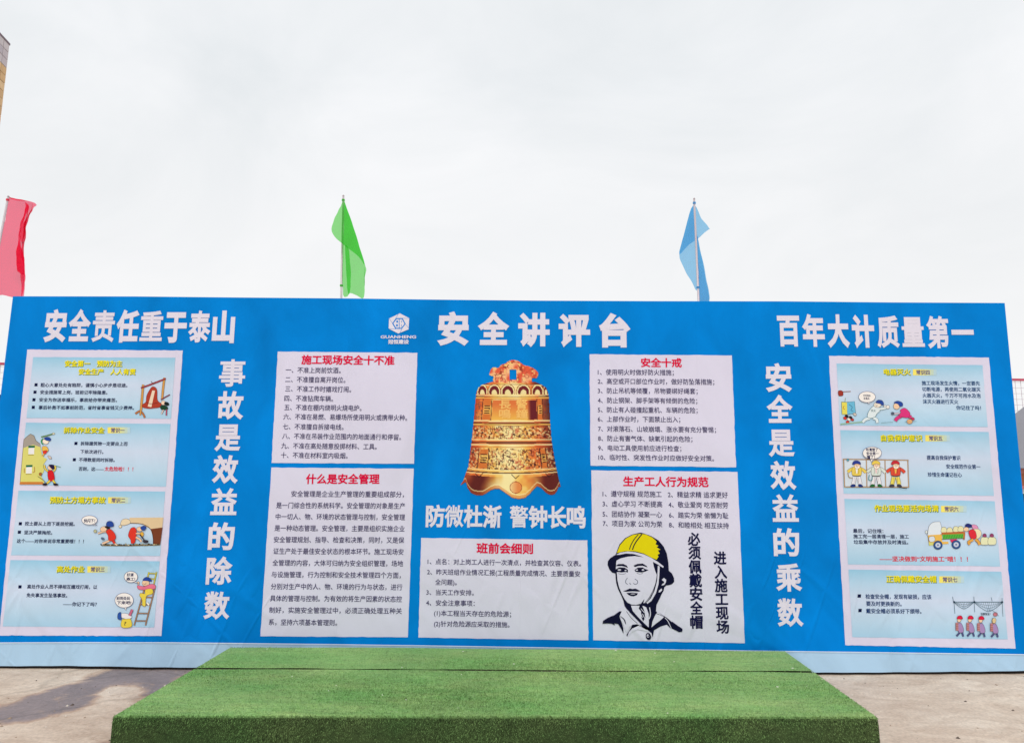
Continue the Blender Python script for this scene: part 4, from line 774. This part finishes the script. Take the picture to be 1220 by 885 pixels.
mb.build('litter_specks', kind='stuff', label='tiny pale specks of litter scattered on the green turf', cat='litter')

mb = MB(); gm = [surf('grit%d' % i, c, .9) for i, c in enumerate(((150, 130, 112), (96, 84, 76), (214, 204, 190)))]
for i in range(520):
    x, y = random.uniform(-4.6, 4.6), -random.uniform(.02, 2.6)
    if -2.45 < x < 2.25: continue
    q = random.uniform(.002, .0065) if i % 9 else random.uniform(.007, .012); m = random.choice(gm); a = [random.uniform(.6, 1.3) for _ in range(6)]
    g0 = float(gz(x, y)); mb.add([(x-q*a[0], y-q*a[1], g0), (x+q*a[2], y-q, g0), (x+q, y+q*a[3], g0), (x-q, y+q*a[4], g0), (x+q*.2, y, g0+q*a[5])], [(0,1,4),(1,2,4),(2,3,4),(3,0,4)], m)
mb.build('grit', kind='stuff', label='loose grit scattered on the concrete yard', cat='grit')

# ------------------------------------------------------------------ flags
def cloth_mat(name, c, sat):
    m = bpy.data.materials.new(name); m.use_nodes = True; n, l = m.node_tree.nodes, m.node_tree.links; n.remove(n['Principled BSDF']); o = n['Material Output']
    d = n.new('ShaderNodeBsdfDiffuse'); d.inputs[0].default_value = (*c, 1); t = n.new('ShaderNodeBsdfTranslucent'); t.inputs[0].default_value = (*c, 1); tr_ = n.new('ShaderNodeBsdfTransparent'); tr_.inputs[0].default_value = (*sat, 1)
    a = n.new('ShaderNodeMixShader'); a.inputs[0].default_value = .62; l.new(d.outputs[0], a.inputs[1]); l.new(t.outputs[0], a.inputs[2]); b = n.new('ShaderNodeMixShader'); b.inputs[0].default_value = .57; l.new(a.outputs[0], b.inputs[1]); l.new(tr_.outputs[0], b.inputs[2])
    l.new(b.outputs[0], o.inputs[0]); return m
def flag(ox, oy, s, pole, layers, mat, Y, **k):
    """pole = top and bottom in pixels; layers = (outline, depth offset) of the folded cloth"""
    top = on_y(*pole[0], Y); bot = on_y(*pole[1], Y); t = (0-top[2])/(bot[2]-top[2]); base = top+(bot-top)*t
    root = empty('flag', (base[0], base[1], 0), **k); off = Vector((base[0], base[1], 0))
    mb = MB(); mb.bar(Vector((0, 0, 0)), Vector(top)-off, .014, surf('pole_alloy', (196, 184, 190), .4, .2), 10, .009); mb.bar(Vector(top)-off, Vector(top)-off+Vector((0, 0, .012)), .011, surf('pole_alloy', (166, 160, 172)), 8, .004); mb.build('pole', root, smooth=True)
    bm = bmesh.new()
    for pts, dy in layers:
        q = [bm.verts.new(Vector(on_y(ox+x/s, oy+y/s, Y+dy))-off) for x, y in spline(pts, 3)] ; f = bm.faces.new(q)
    bmesh.ops.triangulate(bm, faces=bm.faces[:])
    for r in range(4): bmesh.ops.subdivide_edges(bm, edges=[e for e in bm.edges if e.calc_length() > .022], cuts=1)
    bmesh.ops.triangulate(bm, faces=[f for f in bm.faces if len(f.verts) > 3])
    for v in bm.verts: v.co.y += .018*math.sin(v.co.x*24+v.co.z*7)+.008*math.sin(v.co.z*21-v.co.x*35)+.0035*math.sin(v.co.z*44+v.co.x*80)
    me = bpy.data.meshes.new('flag_cloth'); bm.to_mesh(me); bm.free(); me.materials.append(mat); me.polygons.foreach_set('use_smooth', [True]*len(me.polygons))
    o = bpy.data.objects.new('flag_cloth', me); COL.objects.link(o); o.parent = root
    for t_ in (.04, .86):
        mb = MB(); a_ = Vector(top)-off; b_ = Vector(bot)-off; p_ = a_.lerp(b_, t_ if bot[2] > 2.5 else t_*.3); mb.bar(p_-Vector((0, 0, .008)), p_+Vector((0, 0, .008)), .0145, mat, 8); mb.build('tie', root)
GRP = 'coloured flags on poles behind the board'
flag(380, 225, 6.32, ((409.1, 233.7), (406.4, 358)), [
 ([(184,88),(205,135),(250,262),(300,420),(345,570),(356,615),(336,690),(341,760),(331,826),(290,806),(240,790),(215,812),(178,792),(183,600),(186,430),(186,200)], .0),
 ([(184,90),(250,262),(300,420),(345,572),(300,512),(240,462),(180,418),(130,375),(100,325),(108,270),(135,190),(158,130)], -.05),
 ([(196,428),(222,452),(236,560),(243,700),(240,760),(226,800),(212,700),(206,560)], -.09)], cloth_mat('green_cloth', (.02,.62,.03), (.50, .93, .43)), .22,
 label='green flag folded over its pole, rising behind the left half of the board', cat='flag', group=GRP)
flag(795, 225, 6.32, ((827, 237.2), (832.4, 360)), [
 ([(198,118),(150,245),(110,395),(95,490),(112,565),(165,665),(228,772),(222,600),(214,390),(206,200)], .09),
 ([(200,118),(255,215),(312,300),(316,306),(310,310),(275,335),(235,372),(160,425),(95,488),(110,395),(150,245)], .05),
 ([(222,335),(250,450),(285,620),(302,740),(316,850),(240,850),(236,700),(228,520)], .06), ([(224,345),(250,460),(282,625),(298,740),(312,850),(242,850),(236,700),(230,520)], .10)], cloth_mat('blue_cloth', (.10,.46,.86), (.50, .78, .96)), .22,
 label='light blue flag hanging from its pole behind the right half of the board', cat='flag', group=GRP)
flag(0, 225, 6.32, ((9.8, 234.5), (-52, 560)), [
 ([(60,68),(110,86),(170,94),(205,88),(252,102),(276,121),(284,128),(274,129),(240,146),(208,200),(180,270),(158,355),(172,430),(190,540),(200,660),(182,740),(165,812),(100,818),(20,800),(-90,790),(-60,560),(-10,480),(-8,420),(25,240)], .10),
 ([(178,96),(206,132),(184,225),(160,330),(157,362),(190,540),(200,660),(180,750),(164,812),(150,812),(166,650),(138,620),(120,600),(136,460),(148,350),(172,230),(184,140)], .06),
 ([(184,104),(200,132),(182,215),(164,300),(172,225),(184,140)], .04), ([(150,385),(176,480),(192,560),(196,650),(150,632),(124,600),(138,470)], .04)], cloth_mat('red_cloth', (.97,.015,.10), (1.0, .40, .49)), .22,
 label='pinkish red flag on a leaning pole at the left end of the board', cat='flag', group=GRP)

# ------------------------------------------------------------------ red-railed mesh fence behind
fp0, fp1 = on_y(4, 433, 7.2), on_y(1213, 452.5, 8.37); fd = (fp1-fp0)/np.linalg.norm((fp1-fp0)[:2]); FH = (fp0[2]+fp1[2])/2
fA = fp0-fd*4.6; fence = empty('mesh_fence', (fA[0], fA[1], 0), math.atan2(fd[1], fd[0]), label='white wire mesh fence with a red top rail behind the board', cat='fence')
redp = surf('red_paint', (206, 84, 108), .5); whp = surf('wire_white', (214, 204, 212), .5); FLN = 30.0
mb = MB(); mb.box(0, FLN, -.025, .025, FH-.025, FH+.02, redp); mb.build('top_rail', fence); mb = MB(); mb.box(0, FLN, -.018, .018, .08, .115, redp); mb.build('bottom_rail', fence)
for i in range(13): mb = MB(); mb.box(i*2.5-.03, i*2.5+.03, -.06, -.03, 0, FH-.03, redp); mb.build('fence_post', fence)
mb = MB(); i = 0
while i*.116 < FLN: x = .03+i*.116; mb.box(x-.0035, x+.0035, -.0035, .0035, .116, FH-.026, whp); i += 1
z = .18
while z < FH-.04: mb.box(0, FLN, .0037, .0107, z-.0035, z+.0035, whp); z += .116
mb.build('wire_mesh', fence, kind='stuff')

# ------------------------------------------------------------------ site hut on the right, and one on the left
def hut(x0, x1, y0, y1, zs, cols, slope, rise=1.3, **k):
    root = empty('site_hut', ((x0+x1)/2, y0, 0), **k); X0, X1 = x0-(x0+x1)/2, x1-(x0+x1)/2; D_ = y1-y0
    z = 0
    for (zz, nm, cc) in zip(zs, ('wall', 'wall_band', 'fascia_board', 'wall_panel', 'eaves_trim'), cols):
        inset = 0 if nm in ('fascia_board',) else .03
        mb = MB(); mb.box(X0+inset, X1-inset, inset, D_-inset, z, zz, surf('hut_'+nm+str(cc[0]), cc, .7, 0, .08, 3)); mb.build(nm, root); z = zz
    zr = z; mb = MB(); gr = surf('hut_roof'+str(cols[-1][0]), cols[-1], .6, .1, .05, 4)
    mb.add([(X0-.1,-.1,zr+.003),(X1+.1,-.1,zr+.003),(X1+.1,D_+.1,zr+.003),(X0+slope+.9*(slope > 1),D_+.1,zr+.003),(X0+slope,-.1,zr+rise),(X1+.1,-.1,zr+rise),(X1+.1,D_+.1,zr+.06),(X0+slope+.9*(slope > 1),D_+.1,zr+.06)], [(0,3,2,1),(4,5,6,7),(0,1,5,4),(1,2,6,5),(2,3,7,6),(3,0,4,7)], gr); mb.build('roof', root)
    for i in range(3):
        mb = MB(); xx = X0+.8+i*1.3; mb.box(xx, xx+.8, -.004, .026, .5, 1.0, surf('hut_glass', (60, 80, 90), .15, 0, 0)); mb.build('window', root)
Yh = 3.2
hx = on_y(1209, 489, Yh); ha = on_y(1218, 559, Yh)[2]
zz_ = [on_y(1219, y, Yh)[2] for y in (588, 582, 578.5, 563.5, 558)]
t_ = (hx[2]-zz_[-1])/1.5; hut(hx[0]+.1-t_*2.0, hx[0]+7, Yh, Yh+3, zz_, [(40, 84, 72), (214, 210, 200), (196, 120, 110), (176, 108, 74), (198, 132, 124), (158, 162, 174)], 1.9, 1.5, label='grey roofed site hut with brown boards past the right end of the board', cat='hut')
lx = on_y(2.2, 470, 4.2)
hut(lx[0]-4, lx[0], 4.2, 6.6, [1.0, 1.2, 1.6, lx[2]-.3, lx[2]-.2], [(130, 118, 112), (206, 200, 196), (90, 62, 58), (140, 112, 104), (64, 40, 40), (52, 44, 48)], .2, .19, label='dark roofed low hut past the left end of the board', cat='hut')

# ------------------------------------------------------------------ tiled tower at upper left
Yt = 14.0; P0 = on_y(11.3, 54, Yt); d_ = ray(475, 563); d_[2] = 0; d_ /= np.linalg.norm(d_); H_T = P0[2]
ang = math.atan2(d_[1], d_[0])    # direction that runs along the tiled flank, away from the camera
tower = empty('tiled_tower', (P0[0], P0[1], 0), ang, label='tall tiled tower, grey over tan, cut off by the upper left edge', cat='tower')
# local frame: -x runs back along the flank towards the camera, +y is to the left of it (inside the building)
body_m = surf('tower_mortar', (92, 70, 48), .85, 0, .1); mb = MB(); mb.box(-9, -.012, .012, 7, 0, H_T-.01, body_m); mb.build('wall', tower)
TH, TW = .257, .30; cap_m = [surf('cap_tile%d' % i, c, .45, 0, .08, 6) for i, c in enumerate(((192,184,192),(200,194,200),(182,176,186)))]; tan_m = [surf('tan_tile%d' % i, c, .5, 0, .1, 6) for i, c in enumerate(((216,182,134),(208,172,122),(222,190,144)))]
meshes = {}
def tile(ix, iz, front=False):
    m = random.choice(cap_m if iz < 3 else tan_m); kx = (m.name, front)
    if kx not in meshes:
        b = MB()
        if front: b.box(0, .012, .008, TW-.008, .008, TH-.008, m)
        else: b.box(-TW+.008, -.008, -.012+.012, .012, .008, TH-.008, m)
        o = b.build('tile', tower); meshes[kx] = o.data
    else: o = bpy.data.objects.new('tile', meshes[kx]); COL.objects.link(o); o.parent = tower
    o.location = (-.012, ix*TW+.012, H_T-(iz+1)*TH) if front else (-ix*TW, random.uniform(-.003, .001), H_T-(iz+1)*TH)
for iz in range(40):
    for ix in range(7): tile(ix, iz)
mb = MB(); nrow = int(H_T/TH)
for iz in range(nrow):
    for ix in range(29):
        if ix < 7 and iz < 40: continue
        m = (cap_m if iz < 3 else tan_m)[(ix*7+iz*3) % 3]; mb.box(-ix*TW-TW+.008, -ix*TW-.008, 0, .012, H_T-(iz+1)*TH+.008, H_T-iz*TH-.008, m)
    for ix in range(23):
        m = (cap_m if iz < 3 else tan_m)[(ix*5+iz*3) % 3]; mb.box(-.012, 0, ix*TW+.02, ix*TW+TW+.004, H_T-(iz+1)*TH+.008, H_T-iz*TH-.008, m)
        mb.box(-9.012, -9.0, ix*TW+.02, ix*TW+TW+.004, H_T-(iz+1)*TH+.008, H_T-iz*TH-.008, m)
mb.build('tiling', tower, kind='stuff')
mb = MB(); mb.box(-9.02, .015, -.015, 7, H_T-.008, H_T+.05, surf('coping', (120, 108, 120), .7)); mb.build('coping', tower)
print('TRIS', sum(sum(len(p.vertices)-2 for p in o.data.polygons) for o in COL.objects if o.type == 'MESH' and len(o.data.polygons) < 400000))
